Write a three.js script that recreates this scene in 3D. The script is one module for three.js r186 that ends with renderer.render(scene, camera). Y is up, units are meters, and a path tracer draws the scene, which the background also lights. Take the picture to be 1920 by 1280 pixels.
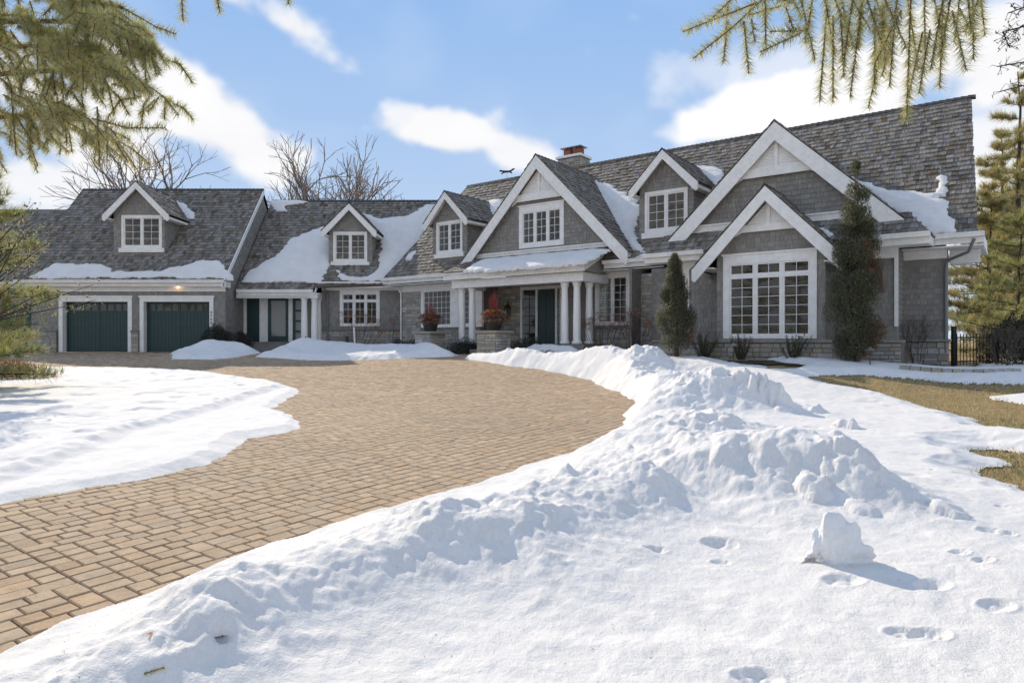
import * as THREE from 'three';
import { mergeGeometries, mergeVertices } from 'three/addons/utils/BufferGeometryUtils.js';

// ---------------------------------------------------------------- camera, sky, sun, exposure
const EYE = 0.6, HOR = 637, F = 1280;
const scene = new THREE.Scene();
const camera = new THREE.PerspectiveCamera(53.13, 1024 / 682, 0.1, 3000);
camera.position.set(0, EYE, 0);
camera.rotation.x = -0.0023;
const renderer = new THREE.WebGLRenderer({ antialias: true });
renderer.toneMapping = THREE.LinearToneMapping;
renderer.toneMappingExposure = 1.85;
renderer.shadowMap.enabled = true;

const SUN_AZ = 33 * Math.PI / 180, SUN_EL = 32 * Math.PI / 180;   // left of straight ahead, above the horizon
const sunDir = new THREE.Vector3(-Math.sin(SUN_AZ) * Math.cos(SUN_EL), Math.sin(SUN_EL), -Math.cos(SUN_AZ) * Math.cos(SUN_EL));
const sun = new THREE.DirectionalLight(new THREE.Color(1.0, 0.88, 0.71), 2.55);
sun.target.position.set(0, 0, -22); sun.position.copy(sunDir).multiplyScalar(90).add(sun.target.position);
sun.castShadow = true; sun.shadow.mapSize.set(4096, 4096);
Object.assign(sun.shadow.camera, { left: -60, right: 60, top: 60, bottom: -60, near: 1, far: 220 });
scene.add(sun, sun.target);

// ---------------------------------------------------------------- random numbers and noise
let seed = 7;
const rnd = () => { seed = (seed * 1664525 + 1013904223) >>> 0; return seed / 4294967296; };
const R = (a, b) => a + (b - a) * rnd();
const pick = a => a[Math.floor(rnd() * a.length) % a.length];
const clamp = (x, a, b) => Math.min(b, Math.max(a, x));
const mix = (a, b, t) => a + (b - a) * t;
const sstep = (a, b, x) => { const t = clamp((x - a) / (b - a), 0, 1); return t * t * (3 - 2 * t); };
function h2(i, j, k = 0) { let n = Math.imul(i, 374761393) ^ Math.imul(j, 668265263) ^ Math.imul(k, 1274126177); n = Math.imul(n ^ (n >>> 13), 1274126177); return ((n ^ (n >>> 16)) >>> 0) / 4294967296; }
function vn(x, y, k = 0) {
  const i = Math.floor(x), j = Math.floor(y), fx = x - i, fy = y - j, u = fx * fx * (3 - 2 * fx), v = fy * fy * (3 - 2 * fy);
  return mix(mix(h2(i, j, k), h2(i + 1, j, k), u), mix(h2(i, j + 1, k), h2(i + 1, j + 1, k), u), v) * 2 - 1;
}
function fbm(x, y, o = 4, k = 0) { let s = 0, a = 0.5; for (let i = 0; i < o; i++) { s += a * vn(x, y, k + i); x = x * 2.03 + 17.1; y = y * 2.03 - 9.7; a *= 0.5; } return s; }

// sky: air and clouds, computed for every direction
{
  const W = 2048, Hh = 1024, data = new Float32Array(W * Hh * 4), clouds = [];
  const cl = (px, py, rx, ry, tilt, d) => { const u = (px - 960) / F, az = Math.atan(u), el = Math.atan((HOR - py) / F * Math.cos(az)); clouds.push([az, el, rx / F, ry / F, tilt, d]); };
  cl(330, 190, 190, 75, 0.45, 1.1); cl(210, 270, 170, 70, 0.1, 1); cl(440, 250, 130, 70, 0.4, 1); cl(250, 140, 70, 45, 0.3, 0.9);
  cl(60, 330, 190, 55, 0, 0.9); cl(830, 250, 135, 58, 0.12, 1.1); cl(960, 285, 120, 40, 0.25, 0.95); cl(770, 225, 70, 40, 0, 0.9);
  cl(540, 45, 120, 38, 0.38, 0.9); cl(430, -10, 110, 40, 0.3, 0.8); cl(1190, 32, 42, 26, 0.2, 0.6); cl(1330, 130, 130, 40, 0.1, 0.45);
  cl(1500, 205, 170, 55, -0.05, 1); cl(1700, 160, 190, 75, -0.2, 1.1); cl(1870, 110, 140, 85, -0.2, 1.1); cl(1880, 300, 150, 110, 0, 0.9); cl(1500, 120, 130, 45, 0, 0.6);
  for (let i = 0; i < 110; i++) { const az = R(0.75, 2 * Math.PI - 0.75); clouds.push([az, R(0.06, 1.2), R(0.12, 0.26), R(0.05, 0.11), R(-0.3, 0.3), R(0.6, 1.1)]); }
  for (let i = 0; i < 14; i++) clouds.push([R(-0.7, 0.7), R(0.66, 1.2), R(0.1, 0.2), R(0.04, 0.08), R(-0.3, 0.3), R(0.5, 1)]);
  for (let j = 0; j < Hh; j++) {
    const el = ((j + 0.5) / Hh - 0.5) * Math.PI, e = Math.max(0, el), t = clamp(e / 0.5, 0, 1), t2 = sstep(0.4, 1.5, e);
    const tt = Math.pow(t, 0.7); let b = [mix(mix(0.37, 0.155, tt), 0.13, t2), mix(mix(0.425, 0.268, tt), 0.225, t2), mix(mix(0.49, 0.465, tt), 0.41, t2)];
    for (let i = 0; i < W; i++) {
      const phi = ((i + 0.5) / W - 0.5) * 2 * Math.PI;           // atan2(z, x)
      let az = phi + Math.PI / 2; if (az > Math.PI) az -= 2 * Math.PI;   // 0 = straight ahead, + right
      let r = b[0], g = b[1], bl = b[2];
      if (el > -0.05) {
        let d = 0; const nx = az * 9, ny = el * 13;
        const n1 = fbm(nx, ny, 6, 3), n2 = fbm(nx * 0.8 + 40, ny * 0.8, 3, 11);
        for (const c of clouds) {
          let dx = az - c[0]; if (dx > Math.PI) dx -= 2 * Math.PI; if (dx < -Math.PI) dx += 2 * Math.PI;
          if (Math.abs(dx) > 0.5) continue;
          const dy = el - c[1], ct = Math.cos(c[4]), st = Math.sin(c[4]), x = (dx * ct - dy * st) / c[2], y = (dx * st + dy * ct) / c[3];
          const q = c[5] * (1 - Math.sqrt(x * x + y * y) * 0.8) + n1 * 0.95 + n2 * 0.25;
          const k = sstep(0.1, 0.54, q) * Math.min(1, c[5]);
          if (k > d) d = k;
        }
        const w = 0.525 + 0.05 * n1, hz = sstep(0.25, 0, e) * 0.25;
        const haze = clamp(hz + 0.1 * sstep(-0.2, 0.6, n2), 0, 1);
        r = mix(r, 0.48, haze); g = mix(g, 0.52, haze); bl = mix(bl, 0.57, haze);
        r = mix(r, w, d); g = mix(g, w * 1.0, d); bl = mix(bl, w * 1.015, d);
      } else { r = 0.34; g = 0.34; bl = 0.35; }
      const o = (j * W + i) * 4; data[o] = r; data[o + 1] = g; data[o + 2] = bl; data[o + 3] = 1;
    }
  }
  const tx = new THREE.DataTexture(data, W, Hh, THREE.RGBAFormat, THREE.FloatType);
  tx.mapping = THREE.EquirectangularReflectionMapping; tx.magFilter = tx.minFilter = THREE.LinearFilter; tx.needsUpdate = true;
  scene.background = tx; scene.environment = tx;
}

// ---------------------------------------------------------------- textures and materials
function tex(n, fn, srgb = true) {
  const d = new Uint8Array(n * n * 4);
  for (let j = 0; j < n; j++) for (let i = 0; i < n; i++) { const c = fn(i / n, j / n, i, j), o = (j * n + i) * 4; if (typeof c === 'number') d[o] = d[o + 1] = d[o + 2] = clamp(c, 0, 1) * 255; else { d[o] = clamp(c[0], 0, 1) * 255; d[o + 1] = clamp(c[1], 0, 1) * 255; d[o + 2] = clamp(c[2], 0, 1) * 255; } d[o + 3] = 255; }
  const t = new THREE.DataTexture(d, n, n); t.wrapS = t.wrapT = THREE.RepeatWrapping; t.magFilter = THREE.LinearFilter; t.minFilter = THREE.LinearMipmapLinearFilter; t.generateMipmaps = true; if (srgb) t.colorSpace = THREE.SRGBColorSpace; t.needsUpdate = true; return t;
}
// periodic noise so that tiles meet
function pn(x, y, per, k) { const i = Math.floor(x), j = Math.floor(y), fx = x - i, fy = y - j, u = fx * fx * (3 - 2 * fx), v = fy * fy * (3 - 2 * fy), m = (a, p) => ((a % p) + p) % p; return mix(mix(h2(m(i, per), m(j, per), k), h2(m(i + 1, per), m(j, per), k), u), mix(h2(m(i, per), m(j + 1, per), k), h2(m(i + 1, per), m(j + 1, per), k), u), v); }
function pn2(x, y, px, py, k) { const i = Math.floor(x), j = Math.floor(y), fx = x - i, fy = y - j, u = fx * fx * (3 - 2 * fx), v = fy * fy * (3 - 2 * fy), m = (a, p) => ((a % p) + p) % p; return mix(mix(h2(m(i, px), m(j, py), k), h2(m(i + 1, px), m(j, py), k), u), mix(h2(m(i, px), m(j + 1, py), k), h2(m(i + 1, px), m(j + 1, py), k), u), v); }
const grainTex = tex(256, (x, y) => { const s = 0.5 * pn2(x * 64, y * 3, 64, 3, 1) + 0.3 * pn2(x * 128, y * 6, 128, 6, 2) + 0.2 * pn2(x * 24, y * 2, 24, 2, 3); return 0.55 + 0.45 * s; });
const grainBump = tex(256, (x, y) => 0.6 * pn2(x * 64, y * 3, 64, 3, 1) + 0.4 * pn2(x * 128, y * 6, 128, 6, 2), false);
const speckTex = tex(512, (x, y) => { const s = 0.35 * pn(x * 8, y * 8, 8, 5) + 0.25 * pn(x * 32, y * 32, 32, 6) + 0.4 * pn(x * 170, y * 170, 170, 7); return 0.78 + 0.34 * s; });
const speckBump = tex(512, (x, y) => 0.3 * pn(x * 16, y * 16, 16, 6) + 0.3 * pn(x * 64, y * 64, 64, 8) + 0.4 * pn(x * 200, y * 200, 200, 7), false);
const snowBump = tex(1024, (x, y) => 0.35 * pn(x * 12, y * 12, 12, 21) + 0.25 * pn(x * 40, y * 40, 40, 22) + 0.2 * pn(x * 110, y * 110, 110, 23) + 0.2 * pn(x * 300, y * 300, 300, 24), false);
const snowTex = tex(512, (x, y) => { const s = 0.5 * pn(x * 6, y * 6, 6, 31) + 0.3 * pn(x * 30, y * 30, 30, 32) + 0.2 * pn(x * 160, y * 160, 160, 33); return [0.925 + 0.06 * s, 0.925 + 0.06 * s, 0.93 + 0.06 * s]; });
const paintTex = tex(256, (x, y) => 0.9 + 0.1 * (0.6 * pn2(x * 40, y * 3, 40, 3, 51) + 0.4 * pn(x * 12, y * 12, 12, 52)));
const plainTex = tex(256, (x, y) => 0.9 + 0.1 * (0.6 * pn(x * 10, y * 10, 10, 41) + 0.4 * pn(x * 60, y * 60, 60, 42)));
const C = (r, g, b) => new THREE.Color().setRGB(r, g, b);
const SM = o => new THREE.MeshStandardMaterial(o);
const M = {
  white: SM({ color: C(0.90, 0.875, 0.835), roughness: 0.5, map: plainTex }),
  shingle: SM({ vertexColors: true, roughness: 0.75, map: paintTex, bumpMap: grainBump, bumpScale: 0.0006 }),
  shake: SM({ vertexColors: true, roughness: 0.85, map: grainTex, bumpMap: grainBump, bumpScale: 0.004 }),
  stone: SM({ vertexColors: true, roughness: 0.9, map: speckTex, bumpMap: speckBump, bumpScale: 0.012 }),
  paver: SM({ vertexColors: true, roughness: 0.9, map: speckTex, bumpMap: speckBump, bumpScale: 0.004 }),
  snow: SM({ color: C(0.81, 0.782, 0.742), roughness: 0.85, map: snowTex, bumpMap: snowBump, bumpScale: 0.009 }),
  deck: SM({ color: C(0.13, 0.11, 0.09), roughness: 0.9 }),
  wallback: SM({ color: C(0.285, 0.268, 0.24), roughness: 0.9 }),
  mortar: SM({ color: C(0.22, 0.20, 0.18), roughness: 0.95, map: speckTex }),
  green: SM({ color: C(0.018, 0.05, 0.05), roughness: 0.45, map: plainTex }),
  dark: SM({ color: C(0.02, 0.02, 0.02), roughness: 0.6 }),
  room: SM({ color: C(0.30, 0.27, 0.23), roughness: 0.9 }),
  blind: SM({ color: C(0.22, 0.16, 0.11), roughness: 0.6 }),
  glass: new THREE.MeshPhysicalMaterial({ color: C(0.95, 0.97, 0.96), roughness: 0.02, transmission: 1, thickness: 0, ior: 1.52 }),
  metal: SM({ color: C(0.25, 0.24, 0.23), roughness: 0.5, metalness: 0.6 }),
  bronze: SM({ color: C(0.09, 0.065, 0.045), roughness: 0.5, metalness: 0.5 }),
  greyMetal: SM({ color: C(0.16, 0.16, 0.16), roughness: 0.5 }),
  joint: SM({ color: C(0.06, 0.043, 0.03), roughness: 1, map: speckTex }),
  mulch: SM({ color: C(0.10, 0.055, 0.035), roughness: 1, map: speckTex, bumpMap: speckBump, bumpScale: 0.04 }),
  lawn: SM({ color: C(0.40, 0.29, 0.135), roughness: 1, map: speckTex, bumpMap: speckBump, bumpScale: 0.03 }),
  bark: SM({ color: C(0.11, 0.085, 0.065), roughness: 0.95, map: grainTex, bumpMap: grainBump, bumpScale: 0.01 }),
  barkGrey: SM({ color: C(0.14, 0.11, 0.085), roughness: 0.95 }),
  leaf: new THREE.MeshPhysicalMaterial({ vertexColors: true, roughness: 0.9, transmission: 0.5, thickness: 0, side: THREE.DoubleSide }),
  clay: SM({ color: C(0.30, 0.09, 0.06), roughness: 0.8, map: speckTex }),
  pot: SM({ color: C(0.045, 0.038, 0.033), roughness: 0.6, map: speckTex }),
  redTwig: SM({ color: C(0.26, 0.035, 0.035), roughness: 0.6 }),
  ice: SM({ color: C(0.86, 0.86, 0.85), roughness: 0.45, map: snowTex, bumpMap: snowBump, bumpScale: 0.01, vertexColors: true }),
};

// ---------------------------------------------------------------- frames of the two house axes
const ST = 0.6015, CT = 0.7988, YAW = -Math.atan2(ST, CT);        // the main wing stands turned from the garage wing
const FM = { rot: YAW }, FG = { rot: 0 };
const toM = (X, Z) => [CT * X - ST * Z, ST * X + CT * Z];         // world right / ahead -> along facade, depth
const fromM = (s, D) => [ST * D + CT * s, CT * D - ST * s];
const V = (x, y, z) => new THREE.Vector3(x, y, z);
const YA = new THREE.Vector3(0, 1, 0);
// a pixel gives a direction; the plane it is met with gives the distance
function pxDir(px, py, fr) { const d = V((px - 960) / F, (HOR - py) / F, -1); return fr && fr.rot ? d.applyAxisAngle(YA, -fr.rot) : d; }
function pxPlane(px, py, fr, O, N) { const d = pxDir(px, py, fr), o = V(0, EYE, 0); const t = O.clone().sub(o).dot(N) / d.dot(N); return o.addScaledVector(d, t); }
function ground(X, Z) {
  const [s, D] = toM(X, Z), base = Math.max(-1.6, -1.14 + 0.027 * Z);
  const t = Math.max(sstep(15.5, 21.5, D), sstep(25, 33, Z));
  return mix(base, 0, t) - 0.26 * sstep(-6, -1, s) * sstep(12, 20, D);
}
function pxGround(px, py, lift = 0) {
  const d = pxDir(px, py); let t = 1.5;
  for (let i = 0; i < 4000; i++) { const X = d.x * t, y = EYE + d.y * t; if (y <= ground(X, t) + lift || t > 90) break; t += 0.01 + t * 0.001; }
  return [d.x * t, t];
}
const pxAt = (px, py, Z) => V((px - 960) / F * Z, EYE + (HOR - py) / F * Z, Z);   // pixel at a known distance (Z ahead)

// ---------------------------------------------------------------- mesh building
class MB {
  constructor() { this.p = []; this.n = []; this.u = []; this.c = []; this.i = []; }
  quad(a, b, c, d, col = [1, 1, 1], uvs) {                          // a b c d counter-clockwise
    const ux = b.x - a.x, uy = b.y - a.y, uz = b.z - a.z, vx = d.x - a.x, vy = d.y - a.y, vz = d.z - a.z;
    let nx = uy * vz - uz * vy, ny = uz * vx - ux * vz, nz = ux * vy - uy * vx; const l = Math.hypot(nx, ny, nz) || 1; nx /= l; ny /= l; nz /= l;
    const k = this.p.length / 3; for (const q of [a, b, c, d]) { this.p.push(q.x, q.y, q.z); this.n.push(nx, ny, nz); this.c.push(...col); }
    if (uvs) this.u.push(...uvs); else { const w = Math.hypot(ux, uy, uz), h = Math.hypot(vx, vy, vz); this.u.push(0, 0, w, 0, w, h, 0, h); }
    this.i.push(k, k + 1, k + 2, k, k + 2, k + 3);
  }
  tri(a, b, c, col = [1, 1, 1]) {
    const ux = b.x - a.x, uy = b.y - a.y, uz = b.z - a.z, vx = c.x - a.x, vy = c.y - a.y, vz = c.z - a.z;
    let nx = uy * vz - uz * vy, ny = uz * vx - ux * vz, nz = ux * vy - uy * vx; const l = Math.hypot(nx, ny, nz) || 1;
    const k = this.p.length / 3; for (const q of [a, b, c]) { this.p.push(q.x, q.y, q.z); this.n.push(nx / l, ny / l, nz / l); this.c.push(...col); this.u.push(q.x, q.y); }
    this.i.push(k, k + 1, k + 2);
  }
  box(x0, x1, y0, y1, z0, z1, col) {
    const a = V(x0, y0, z1), b = V(x1, y0, z1), c = V(x1, y1, z1), d = V(x0, y1, z1), e = V(x0, y0, z0), f = V(x1, y0, z0), g = V(x1, y1, z0), h = V(x0, y1, z0);
    this.quad(a, b, c, d, col); this.quad(f, e, h, g, col); this.quad(b, f, g, c, col); this.quad(e, a, d, h, col); this.quad(d, c, g, h, col); this.quad(e, f, b, a, col); return this;
  }
  geo(g, m, col = [1, 1, 1]) {                                       // any three geometry
    const q = g.clone(); if (m) q.applyMatrix4(m); const P = q.attributes.position, N = q.attributes.normal, U = q.attributes.uv, k = this.p.length / 3;
    for (let j = 0; j < P.count; j++) { this.p.push(P.getX(j), P.getY(j), P.getZ(j)); this.n.push(N.getX(j), N.getY(j), N.getZ(j)); this.u.push(U ? U.getX(j) : 0, U ? U.getY(j) : 0); this.c.push(...col); }
    if (q.index) for (let j = 0; j < q.index.count; j++) this.i.push(k + q.index.getX(j)); else for (let j = 0; j < P.count; j++) this.i.push(k + j); return this;
  }
  tube(a, b, r0, r1, n = 6, col = [1, 1, 1]) {                       // tapered open tube
    const d = b.clone().sub(a); const L = d.length() || 1e-6; d.divideScalar(L); const s = Math.abs(d.y) > 0.9 ? V(1, 0, 0) : V(0, 1, 0), x = s.cross(d).normalize(), y = d.clone().cross(x), k = this.p.length / 3;
    for (let e = 0; e < 2; e++) for (let j = 0; j <= n; j++) { const t = j / n * 2 * Math.PI, cx = Math.cos(t), cy = Math.sin(t), r = e ? r1 : r0, q = e ? b : a; const nx = x.x * cx + y.x * cy, ny = x.y * cx + y.y * cy, nz = x.z * cx + y.z * cy; this.p.push(q.x + nx * r, q.y + ny * r, q.z + nz * r); this.n.push(nx, ny, nz); this.u.push(j / n * 6.28 * Math.max(r0, 0.02), e * L); this.c.push(...col); }
    for (let j = 0; j < n; j++) { const q = k + j, w = k + n + 1 + j; this.i.push(q, q + 1, w, q + 1, w + 1, w); }
  }
  geometry() { const g = new THREE.BufferGeometry(); g.setAttribute('position', new THREE.BufferAttribute(new Float32Array(this.p), 3)); g.setAttribute('normal', new THREE.BufferAttribute(new Float32Array(this.n), 3)); g.setAttribute('uv', new THREE.BufferAttribute(new Float32Array(this.u), 2)); g.setAttribute('color', new THREE.BufferAttribute(new Float32Array(this.c), 3)); g.setIndex(this.i); return g; }
  build(name, mat, parent, fr) { return put(new THREE.Mesh(this.geometry(), mat), name, parent, fr); }
}
const taken = {};
function put(o, name, parent = scene, fr) {
  if (parent === scene) { taken[name] = (taken[name] ?? -1) + 1; o.name = taken[name] ? name + '_' + String(taken[name]).padStart(3, '0') : name; } else o.name = name;
  o.castShadow = o.receiveShadow = true;
  if (fr) { o.rotation.y = fr.rot; if (parent !== scene && !parent.userData.inFrame) o.position.copy(parent.userData.base).negate(); }
  parent.add(o); return o;
}
function tag(o, label, category, group, kind) { o.userData.label = label; if (category) o.userData.category = category; if (group) o.userData.group = group; if (kind) o.userData.kind = kind; return o; }
function structure(o, label) { o.userData.kind = 'structure'; if (label) o.userData.label = label; return o; }
function thing(name, label, category, pos, group) { const g = new THREE.Group(); put(g, name); g.position.copy(pos); tag(g, label, category, group); return g; }
function extrude(pts, holes, depth, m) {                              // outline in x,y, thickness towards -z
  const sh = new THREE.Shape(pts.map(p => new THREE.Vector2(p[0], p[1])));
  for (const h of holes || []) sh.holes.push(new THREE.Path([[h[0], h[2]], [h[0], h[3]], [h[1], h[3]], [h[1], h[2]]].map(p => new THREE.Vector2(p[0], p[1]))));
  const g = new THREE.ExtrudeGeometry(sh, { depth, bevelEnabled: false }); g.translate(0, 0, -depth); if (m) g.applyMatrix4(m); return g;
}
function spans(poly, y) {                                             // where a horizontal line is inside a polygon
  const xs = []; for (let i = 0; i < poly.length; i++) { const a = poly[i], b = poly[(i + 1) % poly.length]; if ((a[1] <= y) !== (b[1] <= y)) xs.push(a[0] + (y - a[1]) / (b[1] - a[1]) * (b[0] - a[0])); }
  xs.sort((p, q) => p - q); const r = []; for (let i = 0; i + 1 < xs.length; i += 2) r.push([xs[i], xs[i + 1]]); return r;
}
function sdPoly(poly, x, y) {                                         // signed distance, positive inside
  let d = 1e9, inside = false;
  for (let i = 0, j = poly.length - 1; i < poly.length; j = i++) {
    const a = poly[i], b = poly[j], ex = b[0] - a[0], ey = b[1] - a[1], wx = x - a[0], wy = y - a[1], t = clamp((wx * ex + wy * ey) / (ex * ex + ey * ey), 0, 1), qx = wx - ex * t, qy = wy - ey * t;
    d = Math.min(d, qx * qx + qy * qy); if ((a[1] > y) !== (b[1] > y) && x < (b[0] - a[0]) * (y - a[1]) / (b[1] - a[1]) + a[0]) inside = !inside;
  }
  return inside ? Math.sqrt(d) : -Math.sqrt(d);
}
// pieces that can be picked apart: the largest 300 of a kind stay single meshes, the others are joined
class Pieces {
  constructor(name, mat) { this.name = name; this.mat = mat; this.list = []; }
  add(fn, center, fr, parent, size) { const c = center.clone(); if (fr.rot) c.applyAxisAngle(YA, fr.rot); const dist = Math.hypot(c.x, c.z, c.y - EYE); const vis = c.z < -1 && Math.abs(c.x / c.z) < 0.76; this.list.push({ fn, fr, parent, k: vis ? size / dist : 0 }); }
  finish(owner, stuffName, limit = 300) {
    this.list.sort((a, b) => b.k - a.k); const rest = new Map();
    this.list.forEach((e, i) => { if (i < limit) { const m = new MB(); e.fn(m); m.build(this.name, this.mat, e.parent, e.parent.userData.inFrame ? null : e.fr); } else { if (!rest.has(e.fr)) rest.set(e.fr, new MB()); e.fn(rest.get(e.fr)); } });
    const gs = []; for (const [fr, m] of rest) { const g = m.geometry(); if (fr.rot) g.rotateY(fr.rot); gs.push(g); }
    if (!gs.length) return; const all = mergeGeometries(gs); const o = new THREE.Mesh(all, this.mat); put(o, stuffName, owner, owner === scene ? null : FG); o.userData.kind = 'stuff'; return o;
  }
}
const shakes = new Pieces('roof_shake', M.shake), shingles = new Pieces('wall_shingle', M.shingle), stones = new Pieces('stone', M.stone), pavers = new Pieces('paver', M.paver);
function slab6(m, O, A, U, N, a0, a1, u0, u1, tb, tt, back, col, uo) {    // flat piece on a plane: thick tb at its lower edge, tt at its upper edge
  const P = (a, u, n) => V(O.x + A.x * a + U.x * u + N.x * n, O.y + A.y * a + U.y * u + N.y * n, O.z + A.z * a + U.z * u + N.z * n);
  const b = P(a0, u0, tb), c = P(a1, u0, tb), d = P(a1, u1, tt), e = P(a0, u1, tt), b0 = P(a0, u0, back), c0 = P(a1, u0, back), d0 = P(a1, u1, back), e0 = P(a0, u1, back);
  const w = a1 - a0, h = u1 - u0, s = 1.6; m.quad(b, c, d, e, col, [uo, 0, uo + w * s, 0, uo + w * s, h * s, uo, h * s]);
  m.quad(b0, c0, c, b, col); m.quad(c0, d0, d, c, col); m.quad(e0, b0, b, e, col);
}
const shakeTone = () => { const v = R(0.17, 0.40) * (rnd() < 0.14 ? 0.55 : 1), w = R(0.02, 0.085); return [v + w * 1.1, v + w * 0.35, v - w * 0.5]; };
function shakeRoof(parent, fr, O, A, U, poly, expo = 0.235) {
  const N = A.clone().cross(U).normalize(), us = poly.map(p => p[1]), u1 = Math.max(...us), u0 = Math.min(...us);
  for (let u = u0; u < u1 - 0.03; u += expo) for (const [x0, x1] of spans(poly, Math.min(u + expo * 0.5, u1 - 0.01))) {
    let a = x0 - R(0, 0.12); while (a < x1) {
      const w = R(0.10, 0.24), s = Math.max(a, x0), e = Math.min(a + w, x1); a += w; if (e - s < 0.03) continue;
      const col = shakeTone(), jit = R(-0.012, 0.012), tb = R(0.022, 0.055), uo = rnd() * 5, top = Math.min(u + expo * 1.12, u1 + 0.02), uu = u;
      shakes.add(m => slab6(m, O, A, U, N, s + 0.003, e - 0.004, uu + jit, top, tb, 0.012, 0, col, uo), O.clone().addScaledVector(A, (s + e) / 2).addScaledVector(U, u), fr, parent, Math.sqrt((e - s) * expo));
    }
  }
}
const paintTone = () => { const v = R(0.22, 0.30); return [v * 1.07, v, v * 0.9]; };
function wallShingles(parent, fr, O, A, poly, holes = [], expo = 0.165) {
  const U = V(0, 1, 0), N = A.clone().cross(U), ys = poly.map(p => p[1]), y1 = Math.max(...ys), y0 = Math.min(...ys);
  for (let y = y0; y < y1 - 0.02; y += expo) {
    const top = Math.min(y + expo, y1), mid = (y + top) / 2; let iv = spans(poly, mid);
    for (const h of holes) if (mid > h[2] && mid < h[3]) iv = iv.flatMap(([a, b]) => { const r = []; if (h[0] > a) r.push([a, Math.min(b, h[0])]); if (h[1] < b) r.push([Math.max(a, h[1]), b]); return r.filter(q => q[1] > q[0]); });
    for (const [x0, x1] of iv) { let a = x0 - R(0, 0.1); while (a < x1) {
      const w = R(0.09, 0.2), s = Math.max(a, x0), e = Math.min(a + w, x1); a += w; if (e - s < 0.02) continue;
      const col = paintTone(), uo = rnd() * 5, yy = y, tb = R(0.02, 0.028), j = R(-0.004, 0.004);
      shingles.add(m => slab6(m, O, A, U, N, s + 0.003, e - 0.005, yy + j, top + 0.004, tb, 0.004, -0.01, col, uo), O.clone().addScaledVector(A, (s + e) / 2).addScaledVector(U, mid), fr, parent, Math.sqrt((e - s) * expo));
    } }
  }
}
const stoneTone = () => { const v = R(0.30, 0.5), w = pick([0.01, 0.03, 0.05, 0.07, 0.1]); return [v + w, v + w * 0.35, v - w * 0.55 - 0.01]; };
function chamferFace(m, O, A, N, a0, a1, y0, y1, dep, ch, col) {           // one dressed block, its face proud of the mortar
  const P = (a, y, n) => V(O.x + A.x * a + N.x * n, O.y + y, O.z + A.z * a + N.z * n), j = () => R(-0.006, 0.006);
  const f = [P(a0 + ch + j(), y0 + ch + j(), dep + j()), P(a1 - ch + j(), y0 + ch + j(), dep + j()), P(a1 - ch + j(), y1 - ch + j(), dep + j()), P(a0 + ch + j(), y1 - ch + j(), dep + j())];
  const b = [P(a0, y0, dep - ch), P(a1, y0, dep - ch), P(a1, y1, dep - ch), P(a0, y1, dep - ch)], r = [P(a0, y0, -0.02), P(a1, y0, -0.02), P(a1, y1, -0.02), P(a0, y1, -0.02)], o = rnd() * 7, w = a1 - a0, h = y1 - y0;
  m.quad(f[0], f[1], f[2], f[3], col, [o, o, o + w, o, o + w, o + h, o, o + h]);
  for (let k = 0; k < 4; k++) { const q = (k + 1) % 4; m.quad(b[k], b[q], f[q], f[k], col); m.quad(r[k], r[q], b[q], b[k], col); }
}
function stoneWall(parent, fr, O, A, x0, x1, y0, y1, holes = []) {
  const N = A.clone().cross(V(0, 1, 0)); let y = y0;
  while (y < y1 - 0.02) {
    let rh = pick([0.09, 0.12, 0.15, 0.2]); if (y + rh > y1 - 0.07) rh = y1 - y; const mid = y + rh / 2; let iv = [[x0, x1]];
    for (const h of holes) if (mid > h[2] && mid < h[3]) iv = iv.flatMap(([a, b]) => { const r = []; if (h[0] > a) r.push([a, Math.min(b, h[0])]); if (h[1] < b) r.push([Math.max(a, h[1]), b]); return r.filter(q => q[1] > q[0]); });
    for (const [p, q] of iv) { let a = p; while (a < q - 0.005) {
      let w = R(0.16, 0.5); if (a + w > q - 0.12) w = q - a; const s = a + 0.006, e = a + w - 0.006; a += w; const yy = y + 0.006, y2 = y + rh - 0.006;
      const put1 = (ya, yb) => { const col = stoneTone(), d = R(0.03, 0.055); stones.add(m => chamferFace(m, O, A, N, s, e, ya, yb, d, 0.012, col), O.clone().addScaledVector(A, (s + e) / 2).add(V(0, mid, 0)), fr, parent, Math.sqrt((e - s) * rh)); };
      if (rh > 0.17 && rnd() < 0.35) { put1(yy, y + rh / 2 - 0.005); put1(y + rh / 2 + 0.005, y2); } else put1(yy, y2);
    } }
    y += rh;
  }
}

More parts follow.
